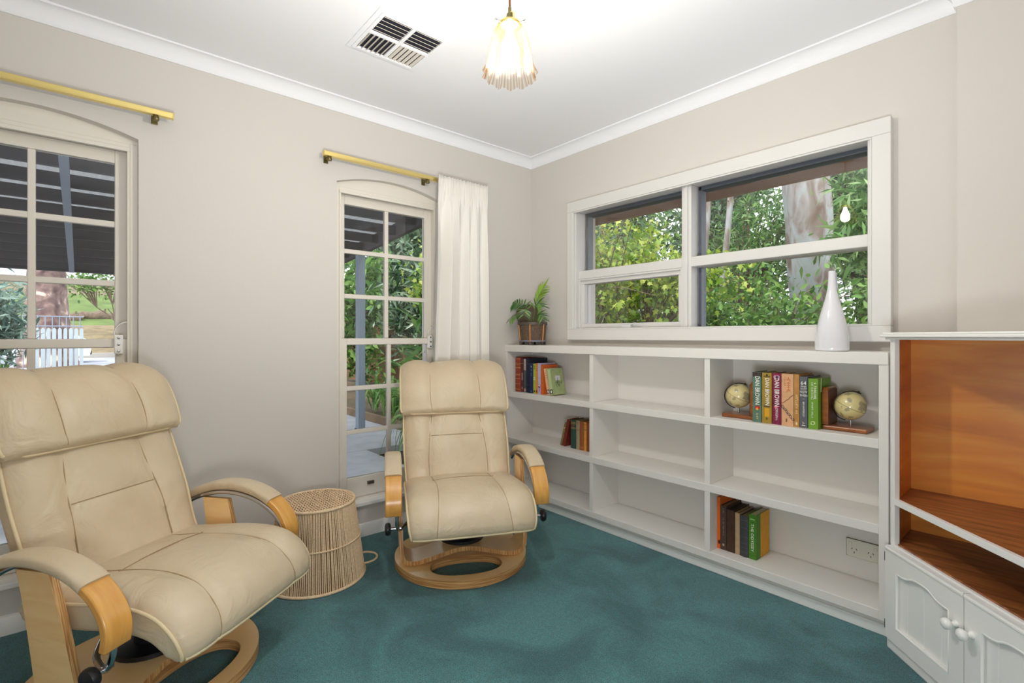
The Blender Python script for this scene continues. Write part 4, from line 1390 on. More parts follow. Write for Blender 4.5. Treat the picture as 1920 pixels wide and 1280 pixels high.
# ------------------------------------------------------------------ pendant lamp
def pendant():
    c = Vector((1.512, -1.503, 0))
    zb = 1.885                      # ruffle bottom
    root = empty('pendant_lamp', (c.x, c.y, zb), label='pendant lamp with a ribbed amber glass shade and brass gallery', cat='pendant lamp')
    AM = bpy.data.materials.new('amber_ribbed_glass'); AM.use_nodes = True
    nt = AM.node_tree; nt.nodes.clear()
    o = nt.nodes.new('ShaderNodeOutputMaterial')
    t = nt.nodes.new('ShaderNodeBsdfTransparent'); t.inputs[0].default_value = (1.0, .92, .83, 1)
    g = nt.nodes.new('ShaderNodeBsdfGlossy'); g.inputs['Roughness'].default_value = .08; g.inputs[0].default_value = (1, .9, .75, 1)
    tr = nt.nodes.new('ShaderNodeBsdfTranslucent'); tr.inputs[0].default_value = (.10, .048, .02, 1)
    m1 = nt.nodes.new('ShaderNodeMixShader')
    tc = nt.nodes.new('ShaderNodeTexCoord'); gr = nt.nodes.new('ShaderNodeTexGradient'); gr.gradient_type = 'RADIAL'
    mu = nt.nodes.new('ShaderNodeMath'); mu.operation = 'MULTIPLY'; mu.inputs[1].default_value = 48 * 2 * PI
    si = nt.nodes.new('ShaderNodeMath'); si.operation = 'SINE'
    mr = nt.nodes.new('ShaderNodeMapRange'); mr.inputs[1].default_value = -1; mr.inputs[3].default_value = .02; mr.inputs[4].default_value = .10
    nt.links.new(tc.outputs['Object'], gr.inputs[0]); nt.links.new(gr.outputs['Fac'], mu.inputs[0]); nt.links.new(mu.outputs[0], si.inputs[0]); nt.links.new(si.outputs[0], mr.inputs[0]); nt.links.new(mr.outputs[0], m1.inputs[0])
    r01 = nt.nodes.new('ShaderNodeMapRange'); r01.inputs[1].default_value = -1
    nt.links.new(si.outputs[0], r01.inputs[0]); nt.links.new(ramp2(nt, r01.outputs[0], [(1, .96, .90, 1), (.84, .66, .48, 1)]), t.inputs[0])
    m2 = nt.nodes.new('ShaderNodeMixShader'); m2.inputs[0].default_value = .004
    nt.links.new(t.outputs[0], m1.inputs[1]); nt.links.new(tr.outputs[0], m1.inputs[2])
    nt.links.new(m1.outputs[0], m2.inputs[1]); nt.links.new(g.outputs[0], m2.inputs[2]); nt.links.new(m2.outputs[0], o.inputs[0])
    # shade: bell with ribs and ruffled hem
    prof = smoothpath([(.028, .152), (.036, .146), (.046, .130), (.054, .106), (.060, .080), (.064, .056), (.067, .040), (.071, .022), (.076, .006), (.078, 0)], 4)
    n = 240
    vs, fs = [], []
    for (r, z) in prof:
        k = max(0, (0.050 - z) / 0.050) ** 1.5
        for j in range(n):
            th = 2 * PI * j / n
            rib = .0015 * math.sin(48 * th) + k * .0065 * math.sin(12 * th)
            vs.append(((r + rib) * math.cos(th), (r + rib) * math.sin(th), z + k * .007 * math.sin(12 * th + .6)))
    kk = len(prof)
    for i in range(kk - 1):
        for j in range(n):
            fs.append((i * n + j, i * n + (j + 1) % n, (i + 1) * n + (j + 1) % n, (i + 1) * n + j))
    mb = MB(); mb.add(vs, fs)
    mb.build('glass_shade', AM, root, smooth=70)
    MB().lathe([(.030, .146), (.034, .148), (.036, .152), (.033, .158), (.020, .162)], 32).build('gallery', BRASS, root, smooth=40)
    for i in range(3):
        q = 2 * PI * i / 3 + .4
        MB().tube([(.030 * math.cos(q), .030 * math.sin(q), .153), (.046 * math.cos(q), .046 * math.sin(q), .153)], .0025, 8).tube([(.045 * math.cos(q), .045 * math.sin(q), .153), (.052 * math.cos(q), .052 * math.sin(q), .153)], .005, 10).build('thumbscrew', CHROME, root, smooth=40)
    br = smoothpath([(-.018, 0, .160), (-.018, 0, .178), (-.012, 0, .187), (0, 0, .189), (.012, 0, .187), (.018, 0, .178), (.018, 0, .160)], 5)
    MB().tube(br, .0028, 8).build('bracket', BRASS, root, smooth=60)
    MB().lathe([(.012, .158), (.0125, .170), (.009, .174), (.009, .186), (.005, .188), (.005, .205), (.003, .207)], 20).build('lamp_holder', ABRASS, root, smooth=40)
    MB().tube([(0, 0, .205), (0, 0, CZ - zb - .02)], .0032, 8).build('cord', mat('brown_cord', rgb(120, 72, 44), .7), root, smooth=60)
    MB().lathe([(.045, CZ - zb - .022), (.05, CZ - zb - .008), (.05, CZ - zb - .001)], 28).build('ceiling_rose', BRASS, root, smooth=40)
    BU = bpy.data.materials.new('lit_bulb'); BU.use_nodes = True
    nt = BU.node_tree; nt.nodes.clear()
    o = nt.nodes.new('ShaderNodeOutputMaterial'); e = nt.nodes.new('ShaderNodeEmission')
    e.inputs[0].default_value = (.94, .985, 1.0, 1); e.inputs[1].default_value = 560
    nt.links.new(e.outputs[0], o.inputs[0])
    bp = [(.010, .140), (.012, .125), (.018, .108), (.0255, .09), (.028, .072), (.0255, .055), (.017, .044), (.006, .0405), (.0008, .040)]
    MB().lathe(smoothpath(bp, 3)[::-1], 24).build('bulb', BU, root, smooth=60)
pendant()

# ------------------------------------------------------------------ ceiling vent
def vent():
    root = empty('ceiling_vent', (.696, -1.431, CZ), label='square white ceiling vent with four louvred quarters', cat='ceiling vent')
    h = .168
    fr = MB()
    def ring(o, i, z0, z1):
        for (x0, x1, y0, y1) in ((-o, o, -o, -i), (-o, o, i, o), (-o, -i, -i, i), (i, o, -i, i)):
            fr.box(x0, x1, y0, y1, z0, z1)
    ring(h, .137, -.006, -.0005); ring(.150, .135, -.012, -.006)
    fr.box(-.137, .137, -.008, .008, -.011, -.002); fr.box(-.008, .008, -.137, -.008, -.011, -.002); fr.box(-.008, .008, .008, .137, -.011, -.002)
    fr.build('frame', CEIL, root, bevel=.0015)
    MB().box(-.137, .137, -.137, .137, -.0016, -.0006).build('duct_shade', mat('duct_shade_paint', rgb(40, 42, 52), .8), root)  # flat dark sheet, its colour stands in for the shade behind the slats
    SL = mat('vent_slat', rgb(214, 206, 196), .5)
    # quarters at larger x: slats along y; quarters at smaller x: slats along x
    for (qx, qy) in ((1, -1), (1, 1), (-1, -1), (-1, 1)):
        for i in range(6 if qx < 0 else 5):
            nn = 6 if qx < 0 else 5
            c = .010 + (.127) * (i + .5) / nn
            tl = R(38) if qy < 0 else -R(24)
            if qx > 0:
                M = Matrix.Translation((qx * c, qy * .0725, -.0070)) @ Matrix.Rotation(R(35), 4, 'Y')
                MB().box(-.0085, .0085, -.0635, .0635, -.0008, .0008, M).build('slat', SL, root)
            else:
                M = Matrix.Translation((qx * .0725, qy * c, -.0070)) @ Matrix.Rotation(tl, 4, 'X')
                sw = .0080 if qy < 0 else .0064
                MB().box(-.0635, .0635, -sw, sw, -.0008, .0008, M).build('slat', SL, root)
vent()

# ------------------------------------------------------------------ curtain rods and curtain
def rod(y0, y1, brackets, label):
    root = empty('curtain_rod', (0.054, (y0 + y1) / 2, 2.058), label=label, cat='curtain rod', group='brass curtain rods')
    L = (y1 - y0) / 2
    prof = [(-.013, -.012), (.013, -.012), (.014, -.008), (.014, .009), (.011, .012), (-.011, .012), (-.014, .009), (-.014, -.008)]
    MB().prism(prof, -L, L, 'y').build('rail', BRASS, root, smooth=30)
    for s in (-1, 1):
        MB().box(-.015, .015, s * L - .003, s * L + .003, -.013, .013).build('end_cap', BRASS, root, bevel=.002)
    for yb in brackets:
        yb -= (y0 + y1) / 2
        b = MB().box(-.054, .008, yb - .006, yb + .006, -.020, -.0125)
        b.box(-.054, -.049, yb - .012, yb + .012, -.034, .012)
        b.lathe([(.011, -.034), (.013, -.026), (.010, -.0125)], 14, Matrix.Translation((0, yb, 0)))
        b.build('bracket', ABRASS, root, bevel=.001)
rod(-3.06, -2.169, (-2.23, -2.99), 'brass curtain rod above the arched window behind the recliner, bare of curtains')
rod(-1.519, -.47, (-1.49, -.90), 'brass curtain rod carrying the white curtain')

def curtain():
    m = leafmat('white_curtain_cloth', [rgb(246, 243, 237), rgb(246, 243, 237)], .12, .9)
    ny, nz = 260, 60
    vs, fs = [], []
    zt, zb = 2.078, .13
    folds = 5.5
    for i in range(nz + 1):
        t = i / nz
        z = zt + (zb - zt) * t
        y0 = -.850 - .058 * t ** .7
        y1 = -.478 + .050 * t ** .8
        for j in range(ny + 1):
            s = j / ny
            ph = s * folds * 2 * PI + .5 * math.sin(3.1 * s * 2 * PI) + .25 * math.sin(t * 3)
            if t < .045:
                amp = .010
                x = .096 + amp * math.sin(ph * 3.0) + .004 * math.sin(ph)
            else:
                q = min(1, (t - .045) / .22)
                a = .006 + .046 * q * (.75 + .5 * math.sin(5 * s + 1))
                a *= 1 - .45 * t
                x = .098 - .022 * t + a * math.sin(ph) + .006 * q * math.sin(2 * ph + 1.3) + .010 * (1 - q) * math.sin(ph * 3.0) * max(0, 1 - (t - .045) / .05)
            y = y0 + (y1 - y0) * s + .010 * min(1, t * 6) * math.cos(ph) * .8
            vs.append((x, y, z))
    for i in range(nz):
        for j in range(ny):
            a = i * (ny + 1) + j
            fs.append((a, a + 1, a + ny + 2, a + ny + 1))
    mb = MB(); mb.add(vs, fs)
    me = mb.mesh('curtain', m, 80)
    o = bpy.data.objects.new('curtain', me); COL.objects.link(o)
    sol = o.modifiers.new('cloth', 'SOLIDIFY'); sol.thickness = .0016
    tag(o, 'white gathered curtain hanging at the side of the arched window', 'curtain')
curtain()

# ================================================================== outside
GZ = -0.16
def ground():
    # paving slab under the verandah
    conc = mat('concrete_paving', rgb(176, 178, 184), 0.9, var=0.12, vscale=5, bump=0.1, bscale=60)
    root = struct(empty('pavement', (0, 0, 0)))
    xs = [-0.24, -1.44, -2.64, -3.84, -5.04, -6.6]
    for i, (a, b) in enumerate(zip(xs, xs[1:])):
        for (y0, y1) in ((-6.5, -4.6), (-4.6, -2.8), (-2.8, -1.0), (-1.0, 0.80 if i > 1 else -.05)):
            MB().box(b + .004, a - .004, y0 + .004, y1 - .004, GZ - .08, GZ).build('paving_slab', conc, root)
    # soil of the garden
    soil = mat('garden_soil', rgb(92, 78, 60), 1.0, var=0.3, vscale=6)
    struct(MB().box(-13.5, 12, -8, 16, GZ - .3, GZ - .09).build('garden_ground', soil))
ground()

# terrain across the street, seen through the first arched window
def terrain():
    y0, y1 = -16, 10
    def sl(name, pts, m):
        mb = MB()
        for (a, b) in zip(pts, pts[1:]):
            n = 8
            for i in range(n):
                ya, yb = y0 + (y1 - y0) * i / n, y0 + (y1 - y0) * (i + 1) / n
                mb.add([(a[0], ya, a[1]), (a[0], yb, a[1]), (b[0], yb, b[1]), (b[0], ya, b[1])], [(0, 1, 2, 3)])
        return struct(mb.build(name, m))
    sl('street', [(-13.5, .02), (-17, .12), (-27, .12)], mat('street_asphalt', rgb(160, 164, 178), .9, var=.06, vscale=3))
    struct(MB().box(-27.3, -27, y0, y1, 0, .34).build('kerb', mat('kerb_concrete', rgb(176, 170, 160), .9)))
    sl('verge', [(-27.3, .34), (-29.5, .55), (-30.5, 1.0), (-33, 1.55), (-35, 1.75)], mat('dry_verge', rgb(122, 108, 80), 1.0, var=.35, vscale=2.5))
    sl('lawn_bank', [(-35, 1.75), (-40, 2.9), (-45, 4.1)], mat('lawn_grass', rgb(92, 112, 58), 1.0, var=.25, vscale=1.2))
    sl('rubble_edge', [(-45, 4.1), (-47, 5.1)], mat('rubble', rgb(112, 104, 84), 1.0, var=.5, vscale=2))
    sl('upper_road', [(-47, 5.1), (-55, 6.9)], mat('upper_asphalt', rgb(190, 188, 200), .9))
    sl('hillside', [(-55, 6.9), (-70, 14)], mat('hill_leaf_litter', rgb(130, 120, 84), 1.0, var=.5, vscale=.6))
terrain()

# ------------------------------------------------------------------ verandah roof
DARKW = mat('dark_painted_timber', rgb(74, 71, 74), 0.75, var=0.12, vscale=4)
BLUEG = mat('blue_grey_paint', rgb(138, 150, 164), 0.6)
def rz_(x): return 2.57 + 0.08 * x
def verandah():
    root = empty('verandah_roof', (-3.4, -2.5, 0), label='dark timber verandah frame under corrugated roofing outside the arched windows', cat='verandah')
    off = Vector((3.4, 2.5, 0))
    y0, y1 = -7.0, .45
    def bx(x0, x1, a, b, z0, z1):
        return MB().box(x0 + off.x, x1 + off.x, a + off.y, b + off.y, z0, z1)
    for i in range(14):
        x = -.55 - i * .465
        z = rz_(x)
        bx(x - .022, x + .022, y0, y1 - .03, z, z + .105).build('joist', DARKW, root)
    # barge beam on the end
    n = 1
    m = MB()
    m.prism([(-6.75 + off.x, rz_(-6.75) - .03), (-.24 + off.x, rz_(-.24) - .03), (-.24 + off.x, rz_(-.24) + .14), (-6.75 + off.x, rz_(-6.75) + .14)], y1 - .03 + off.y, y1 + .03 + off.y, 'y')
    m.build('barge_beam', DARKW, root)
    # one pale beam running outwards under the joists
    m = MB()
    yb = -2.56
    m.prism([(-6.6 + off.x, rz_(-6.6) - .05), (-.24 + off.x, rz_(-.24) - .05), (-.24 + off.x, rz_(-.24) - .002), (-6.6 + off.x, rz_(-6.6) - .002)], yb - .028 + off.y, yb + .028 + off.y, 'y')
    m.build('cross_beam', BLUEG, root)
    # outer fascia beam
    z = rz_(-6.65)
    bx(-6.72, -6.62, y0, y1 - .03, z - .03, z + .115).build('fascia_beam', DARKW, root)
    # corrugated sheet: waves across y, sheets run down the slope
    vs, fs = [], []
    ny = 7 * int((y1 - y0) / .076)
    for (x) in (-6.8, -.22):
        for j in range(ny + 1):
            y = y0 + (y1 + .05 - y0) * j / ny
            vs.append((x + off.x, y + off.y, rz_(x) + .146 + .011 * math.sin(2 * PI * y / .076)))
    for j in range(ny):
        fs.append((j, j + 1, ny + 2 + j, ny + 1 + j))
    mb = MB(); mb.add(vs, fs)
    mb.build('corrugated_sheet', leafmat('corrugated_roofing', [rgb(176, 178, 180), rgb(176, 178, 180)], .22, .5), root, smooth=80)
verandah()
def post():
    x, y = -3.78, .385
    root = empty('verandah_post', (x, y, GZ), label='blue-grey square verandah post on the paving', cat='post')
    MB().box(-.048, .048, -.048, .048, .03, rz_(x) - .035 - GZ).build('shaft', BLUEG, root, bevel=.003)
    MB().box(-.055, .055, -.055, .055, 0, .03).build('footing', mat('dark_foot', rgb(60, 62, 66), .8), root)
post()
# eave over the wide window
def eave():
    root = empty('eave', (1.2, .6, 0), label='brown timber eave board with a dark gutter above the wide window', cat='eave')
    BR = mat('brown_fascia', rgb(134, 98, 70), .7, var=.1, vscale=5)
    MB().box(-2.6, 1.9, -.02, .02, 1.985, 2.15).build('fascia_board', BR, root)
    MB().box(-2.6, 1.9, -.39, -.02, 2.12, 2.14).build('soffit', mat('soffit_lining', rgb(150, 120, 92), .8), root)
    MB().prism([(.022, 2.07), (.022, 2.16), (.13, 2.16), (.13, 2.09), (.11, 2.07)], -2.6, 1.9, 'x').build('gutter', mat('dark_gutter', rgb(66, 66, 72), .5), root)
eave()

# ------------------------------------------------------------------ foliage tools
def leafset(name, parent, pos, size, mt, shape='ovate', up=0.4, droop=0.0, seed=0, aim=None, tint=None):
    r = np.random.default_rng(seed)
    N = len(pos)
    if shape == 'ovate':
        T = np.array([(0, 0, 0), (.28, -.20, .03), (.28, .20, .03), (.62, -.19, .03), (.62, .19, .03), (1, 0, -.06), (.45, 0, -.02)])
        Fc = [(0, 1, 6), (0, 6, 2), (1, 3, 6), (2, 6, 4), (3, 5, 6), (4, 6, 5)]
    elif shape == 'blade':
        T = np.array([(0, -.012, 0), (0, .012, 0), (.35, -.05, .10), (.35, .05, .10), (.7, -.045, .08), (.7, .045, .08), (1, 0, -.06)])
        Fc = [(0, 2, 3), (0, 3, 1), (2, 4, 5), (2, 5, 3), (4, 6, 5)]
    elif shape == 'lance':
        T = np.array([(0, 0, 0), (.35, -.10, .03), (.35, .10, .03), (1, 0, -.10), (.4, 0, 0)])
        Fc = [(0, 1, 4), (0, 4, 2), (1, 3, 4), (4, 3, 2)]
    else:                                   # lobed
        pts = [(0, 0), (.18, -.32), (.32, -.20), (.55, -.42), (.58, -.16), (1, 0), (.58, .16), (.55, .42), (.32, .20), (.18, .32)]
        T = np.array([(x, y, .10 * abs(y) - .08 * x * x) for x, y in pts] + [(.4, 0, 0)])
        Fc = [(i, (i + 1) % 10, 10) for i in range(10)]
    d = r.normal(size=(N, 3))
    if aim is not None: d = d * .55 + np.asarray(aim)
    d[:, 2] -= droop
    d /= np.linalg.norm(d, axis=1)[:, None]
    u = r.normal(size=(N, 3)); u[:, 2] += up * 2.5
    yv = np.cross(u, d); yv /= np.linalg.norm(yv, axis=1)[:, None]
    zv = np.cross(d, yv)
    sz = size * r.uniform(.65, 1.25, N)
    V = pos[:, None, :] + sz[:, None, None] * (T[None, :, 0, None] * d[:, None, :] + T[None, :, 1, None] * yv[:, None, :] + T[None, :, 2, None] * zv[:, None, :])
    k = len(T)
    V = V.reshape(-1, 3)
    F = (np.array(Fc)[None] + (np.arange(N) * k)[:, None, None]).reshape(-1, 3)
    me = bpy.data.meshes.new(name)
    me.vertices.add(len(V)); me.vertices.foreach_set('co', V.astype(np.float32).ravel())
    me.loops.add(F.size); me.loops.foreach_set('vertex_index', F.astype(np.int32).ravel())
    me.polygons.add(len(F)); me.polygons.foreach_set('loop_start', np.arange(0, F.size, 3, dtype=np.int32))
    me.polygons.foreach_set('loop_total', np.full(len(F), 3, dtype=np.int32))
    me.update(calc_edges=True)
    at = me.attributes.new('tint', 'FLOAT', 'POINT')
    tt = r.uniform(0, 1, N) if tint is None else tint
    at.data.foreach_set('value', np.repeat(tt, k).astype(np.float32))
    me.materials.append(mt)
    o = bpy.data.objects.new(name, me)
    COL.objects.link(o)
    o.parent = parent
    o['kind'] = 'stuff'
    return o

BARK = mat('grey_brown_bark', rgb(112, 96, 82), .95, var=.3, vscale=8)
PALEBARK = mat('pale_bark', rgb(196, 190, 184), .9, var=.15, vscale=8)
def tree(name, label, cat, base, tips, n, size, mt, shape, spread, bark=BARK, r0=.03, seed=0, up=.4, droop=0.0, group=None, along=.45):
    """tips: (M,3) branch ends in world space; leaves gather round the outer part of every branch"""
    root = empty(name, base, label=label, cat=cat, group=group)
    b = np.array(base)
    r = np.random.default_rng(seed)
    tips = np.array(tips) - b
    br = MB()
    P = []
    w = np.linalg.norm(tips, axis=1); w = w / w.sum()
    fork = np.array([0, 0, max(.15, tips[:, 2].mean() * .35)])
    hubs = [fork + (tips[i] - fork) * r.uniform(.25, .4) for i in r.choice(len(tips), min(4, len(tips)), replace=False)]
    br.tube([(0, 0, -.1), tuple(fork * .5 + r.normal(size=3) * .03), tuple(fork)], [r0, r0 * .85, r0 * .8], 7)
    for h in hubs:
        br.tube([tuple(fork), tuple((fork + h) / 2 + r.normal(size=3) * .04), tuple(h)], [r0 * .75, r0 * .6, r0 * .5], 6)
    for i, t in enumerate(tips):
        h = min(hubs, key=lambda q: np.linalg.norm(q - t))
        mid = h * .5 + t * .5 + np.array([0, 0, .08 * np.linalg.norm(t - h)]) + r.normal(size=3) * .05
        path = smoothpath([tuple(h), tuple(mid), tuple(t)], 5)
        br.tube(path, [max(.003, r0 * .45 * (1 - j / len(path))) for j in range(len(path))], 5)
        k = max(2, int(n / len(tips)))
        q = np.array(path)
        idx = r.uniform(along, 1, k) * (len(q) - 1)
        lo = np.floor(idx).astype(int); hi = np.minimum(lo + 1, len(q) - 1)
        p = q[lo] + (q[hi] - q[lo]) * (idx - lo)[:, None]
        P.append(p + r.normal(size=(k, 3)) * spread)
    br.build('branches', bark, root, smooth=60)
    P = np.concatenate(P)
    leafset('foliage', root, P, size, mt, shape, up, droop, seed + 1)
    return root

def box_tips(n, x, y, z, seed):
    r = np.random.default_rng(seed)
    return np.stack([r.uniform(*x, n), r.uniform(*y, n), r.uniform(*z, n)], 1)
def ell_tips(n, c, rad, seed, shell=.5):
    r = np.random.default_rng(seed)
    d = r.normal(size=(n, 3)); d /= np.linalg.norm(d, axis=1)[:, None]
    q = r.uniform(shell, 1, n)[:, None]
    return np.array(c) + d * q * np.array(rad)

L_MAPLE = leafmat('maple_leaves', [rgb(84, 122, 40), rgb(118, 152, 50), rgb(158, 178, 62), rgb(182, 190, 92)], .35)
L_MID = leafmat('mid_green_leaves', [rgb(58, 98, 46), rgb(92, 136, 62), rgb(142, 178, 92)], .35)
L_DARK = leafmat('dark_evergreen_leaves', [rgb(48, 76, 52), rgb(82, 112, 80), rgb(150, 172, 142)], .25, .3)
L_BAM = leafmat('bamboo_leaves', [rgb(66, 106, 54), rgb(104, 146, 78), rgb(164, 192, 128)], .35)
L_SHRUB = leafmat('shrub_leaves', [rgb(58, 100, 40), rgb(90, 134, 54), rgb(136, 168, 84)], .3)
L_BLUE = leafmat('blue_green_leaves', [rgb(76, 108, 96), rgb(118, 148, 136), rgb(160, 182, 168)], .3)
L_DRY = leafmat('dry_seed_leaves', [rgb(178, 128, 84), rgb(206, 160, 112)], .3, .8)
L_STRAP = leafmat('strap_leaves', [rgb(66, 116, 48), rgb(104, 154, 66), rgb(150, 186, 100)], .3, .35)

# --- maple by the corner of the house, seen through both windows
tm = tree('maple_tree', 'yellow-green maple with dry seed clusters close to the house corner', 'tree', (-1.75, 3.05, GZ), np.concatenate([ell_tips(34, (-1.55, 3.0, 2.05), (1.15, .7, 1.0), 3, .35), ell_tips(10, (-.35, 3.3, 2.0), (.7, .4, .55), 5, .3)]), 4200, .085, L_MAPLE, 'lobed', .13, r0=.045, seed=4, droop=.5)
rdry = np.random.default_rng(8)
dp = np.concatenate([np.array(c) + rdry.normal(size=(26, 3)) * np.array([.035, .035, .09]) for c in ell_tips(16, (.2, .0, 2.15), (1.2, .6, .85), 9, .3)])
leafset('seed_clusters', tm, dp, .04, L_DRY, 'lance', 0, .8, 12)
# individual near leaves
lm = MB()
pts = [(0, 0), (.18, -.32), (.32, -.20), (.55, -.42), (.58, -.16), (1, 0), (.58, .16), (.55, .42), (.32, .20), (.18, .32)]
lm.add([(x, y, .12 * abs(y) - .10 * x * x) for x, y in pts] + [(.4, 0, 0)], [(i, (i + 1) % 10, 10) for i in range(10)])
LME = lm.mesh('leaf', leafmat('maple_leaf_single', [rgb(104, 142, 46), rgb(152, 176, 58), rgb(192, 198, 90)], .35, by_object=True))
rr = random.Random(21)
for i in range(150):
    c = (rr.uniform(-.75, 1.35), rr.uniform(-1.05, -.35), rr.uniform(1.25, 3.0))
    o = shared('leaf', LME, tm, c, (rr.uniform(-.9, .9), rr.uniform(.1, 1.3), rr.uniform(0, 6.28)))
    s_ = rr.uniform(.075, .12); o.scale = (s_, s_, s_)
mb = MB()
for i in range(12):
    a = Vector((rr.uniform(-.5, .2), rr.uniform(-.2, .1), rr.uniform(1.0, 1.8))); b_ = Vector((rr.uniform(-.6, 1.3), rr.uniform(-1.0, -.4), rr.uniform(1.3, 2.9)))
    mb.tube(smoothpath([tuple(a), tuple((a + b_) / 2 + Vector((0, 0, .15))), tuple(b_)], 5), [.011, .010, .009, .008, .008, .007, .006, .005, .004, .004, .003], 5)
mb.build('outer_twigs', BARK, tm, smooth=60)

# --- dense hedge wall behind
GH = 'trees of the leafy screen behind the house'
for i, (x, y, hgt, mt, shp, nm, lb, sz) in enumerate([
    (-8.2, 6.4, 4.4, L_MID, 'ovate', 'screen_tree', 'dense mid-green tree behind the maple', .13),
    (-6.0, 6.9, 5.4, L_DARK, 'ovate', 'screen_tree', 'dark evergreen tree deep in the leafy screen', .13),
    (-4.0, 6.3, 4.6, L_MID, 'lance', 'screen_tree', 'fine-leaved green tree beside the dark evergreen', .14),
    (-2.2, 7.2, 6.0, L_DARK, 'ovate', 'screen_tree', 'tall dark tree left of the gum trunk', .12),
    (-.9, 6.2, 4.4, L_BAM, 'lance', 'screen_tree', 'pale bamboo-like screen in front of the gum trunk', .15),
    (.6, 7.6, 6.4, L_BAM, 'lance', 'screen_tree', 'tall bamboo-like screen behind the gum trunk', .17),
    (2.2, 7.2, 5.4, L_MID, 'lance', 'screen_tree', 'green lance-leaved tree right of the gum trunk', .16)]):
    tree(nm, lb, 'tree', (x, y, GZ), ell_tips(44, (x, y, hgt * .52), (1.35, 1.0, hgt * .52), 30 + i, .45), 5200, sz, mt, shp, .22, r0=.06, seed=40 + i, group=GH)
for i, (x, y, h, mt) in enumerate([(-15.5, 3.5, 7, L_MID), (-14.0, 6.8, 8, L_DARK), (-11.5, 10.0, 9, L_MID), (-8.0, 11.5, 9, L_DARK), (-4.5, 11.8, 10, L_MID), (-1.0, 12.0, 10, L_DARK), (2.5, 11.8, 10, L_MID), (-10.2, 4.6, 5.5, L_DARK)]):
    tree('backdrop_tree', ['broad green tree in the far backdrop', 'broad dark tree in the far backdrop'][mt is L_DARK], 'tree', (x, y, GZ), ell_tips(60, (x, y, h * .5), (1.9, 1.5, h * .52), 200 + i, .3), 7000, .24, mt, 'ovate', .34, r0=.1, seed=220 + i, group='far backdrop trees')
for i, x in enumerate((-7.6, -4.6, -1.6, 1.4)):
    tree('low_hedge', 'low green hedge bush at the foot of the far backdrop trees', 'hedge', (x, 9.2, GZ), ell_tips(40, (x, 9.2, 1.1), (1.45, .6, 1.25), 250 + i, .2), 3600, .16, L_MID, 'ovate', .2, r0=.04, seed=260 + i, group='low hedge before the far trees')
# --- near right: bamboo-like leaves high, round-leaved shrub low
tree('bamboo_clump', 'bright lance-leaved bamboo clump beside the pale gum trunk', 'bamboo', (1.55, 4.2, GZ), ell_tips(40, (1.35, 4.2, 2.75), (.85, .6, 1.25), 61, .3), 3400, .20, L_BAM, 'lance', .16, r0=.03, seed=62, droop=.6)
tree('leafy_shrub', 'bright round-leaved shrub below the wide window', 'shrub', (.75, 3.0, GZ), np.concatenate([ell_tips(40, (.55, 2.9, 1.05), (.95, .5, .75), 65, .3), ell_tips(12, (1.2, 2.5, 1.2), (.35, .35, .5), 66, .3)]), 3300, .085, L_SHRUB, 'ovate', .10, r0=.025, seed=67)
tree('fine_leaved_shrub', 'olive green fine-leaved shrub between the maple and the round-leaved shrub', 'shrub', (-.55, 4.4, GZ), ell_tips(44, (-.5, 4.3, 1.3), (1.0, .6, 1.3), 71, .3), 4200, .075, L_MID, 'ovate', .10, r0=.03, seed=72)

tree('shade_shrub', 'deep green shrub between the bamboo clump and the tall screen', 'shrub', (.95, 6.3, GZ), ell_tips(50, (.75, 6.3, 1.15), (1.3, .4, 1.25), 75, .2), 4200, .11, L_MID, 'ovate', .13, r0=.03, seed=76)
# --- pale gum trunk
def gum(name, label, pts, rad, group=None, patch=True):
    base = Vector(pts[0])
    root = empty(name, base, label=label, cat='tree', group=group)
    m, nt, b = nodemat('gum_bark')
    tc = nt.nodes.new('ShaderNodeTexCoord')
    mp = nt.nodes.new('ShaderNodeMapping'); mp.inputs['Scale'].default_value = (2.2, 2.2, .8)
    n = nt.nodes.new('ShaderNodeTexNoise'); n.inputs['Scale'].default_value = 2.2; n.inputs['Detail'].default_value = 5; n.inputs['Distortion'].default_value = .7
    nt.links.new(tc.outputs['Object'], mp.inputs[0]); nt.links.new(mp.outputs[0], n.inputs['Vector'])
    c = ramp2(nt, n.outputs['Fac'], [rgb(104, 84, 72), rgb(132, 122, 114), rgb(152, 146, 144), rgb(158, 166, 166), rgb(142, 134, 128)], [.30, .44, .50, .58, .72])
    nt.links.new(c, b.inputs['Base Color']); b.inputs['Roughness'].default_value = .85
    P = smoothpath(pts, 10)
    k = len(P); q = 28
    vs, fs = [], []
    for i, p in enumerate(P):
        r_ = rad[0] + (rad[1] - rad[0]) * i / (k - 1)
        if i < 6: r_ *= 1 + .5 * (1 - i / 6) ** 2
        for j in range(q):
            th = 2 * PI * j / q
            rr_ = r_ * (1 + .05 * math.sin(3 * th + i * .21) + .03 * math.sin(5 * th - i * .5))
            vs.append((p[0] - base.x + rr_ * math.cos(th), p[1] - base.y + rr_ * math.sin(th), p[2] - base.z))
    for i in range(k - 1):
        for j in range(q):
            fs.append((i * q + j, i * q + (j + 1) % q, (i + 1) * q + (j + 1) % q, (i + 1) * q + j))
    mb = MB(); mb.add(vs, fs)
    mb.build('trunk', m, root, smooth=70)
    if patch:
        rk = random.Random(5)
        for i in range(6):
            p = Vector(P[int(k * (.45 + .06 * i))]) - base
            d = Vector((rk.uniform(.0, .5), -1, rk.uniform(-.2, .2))).normalized()
            MB().lathe([(.001, .03), (.018, .026), (.030, .006), (.034, 0)], 9, Matrix.Translation(p + d * (rad[1] * .96)) @ d.to_track_quat('Z', 'Y').to_matrix().to_4x4()).build('bark_knot', BARK, root)
    return root
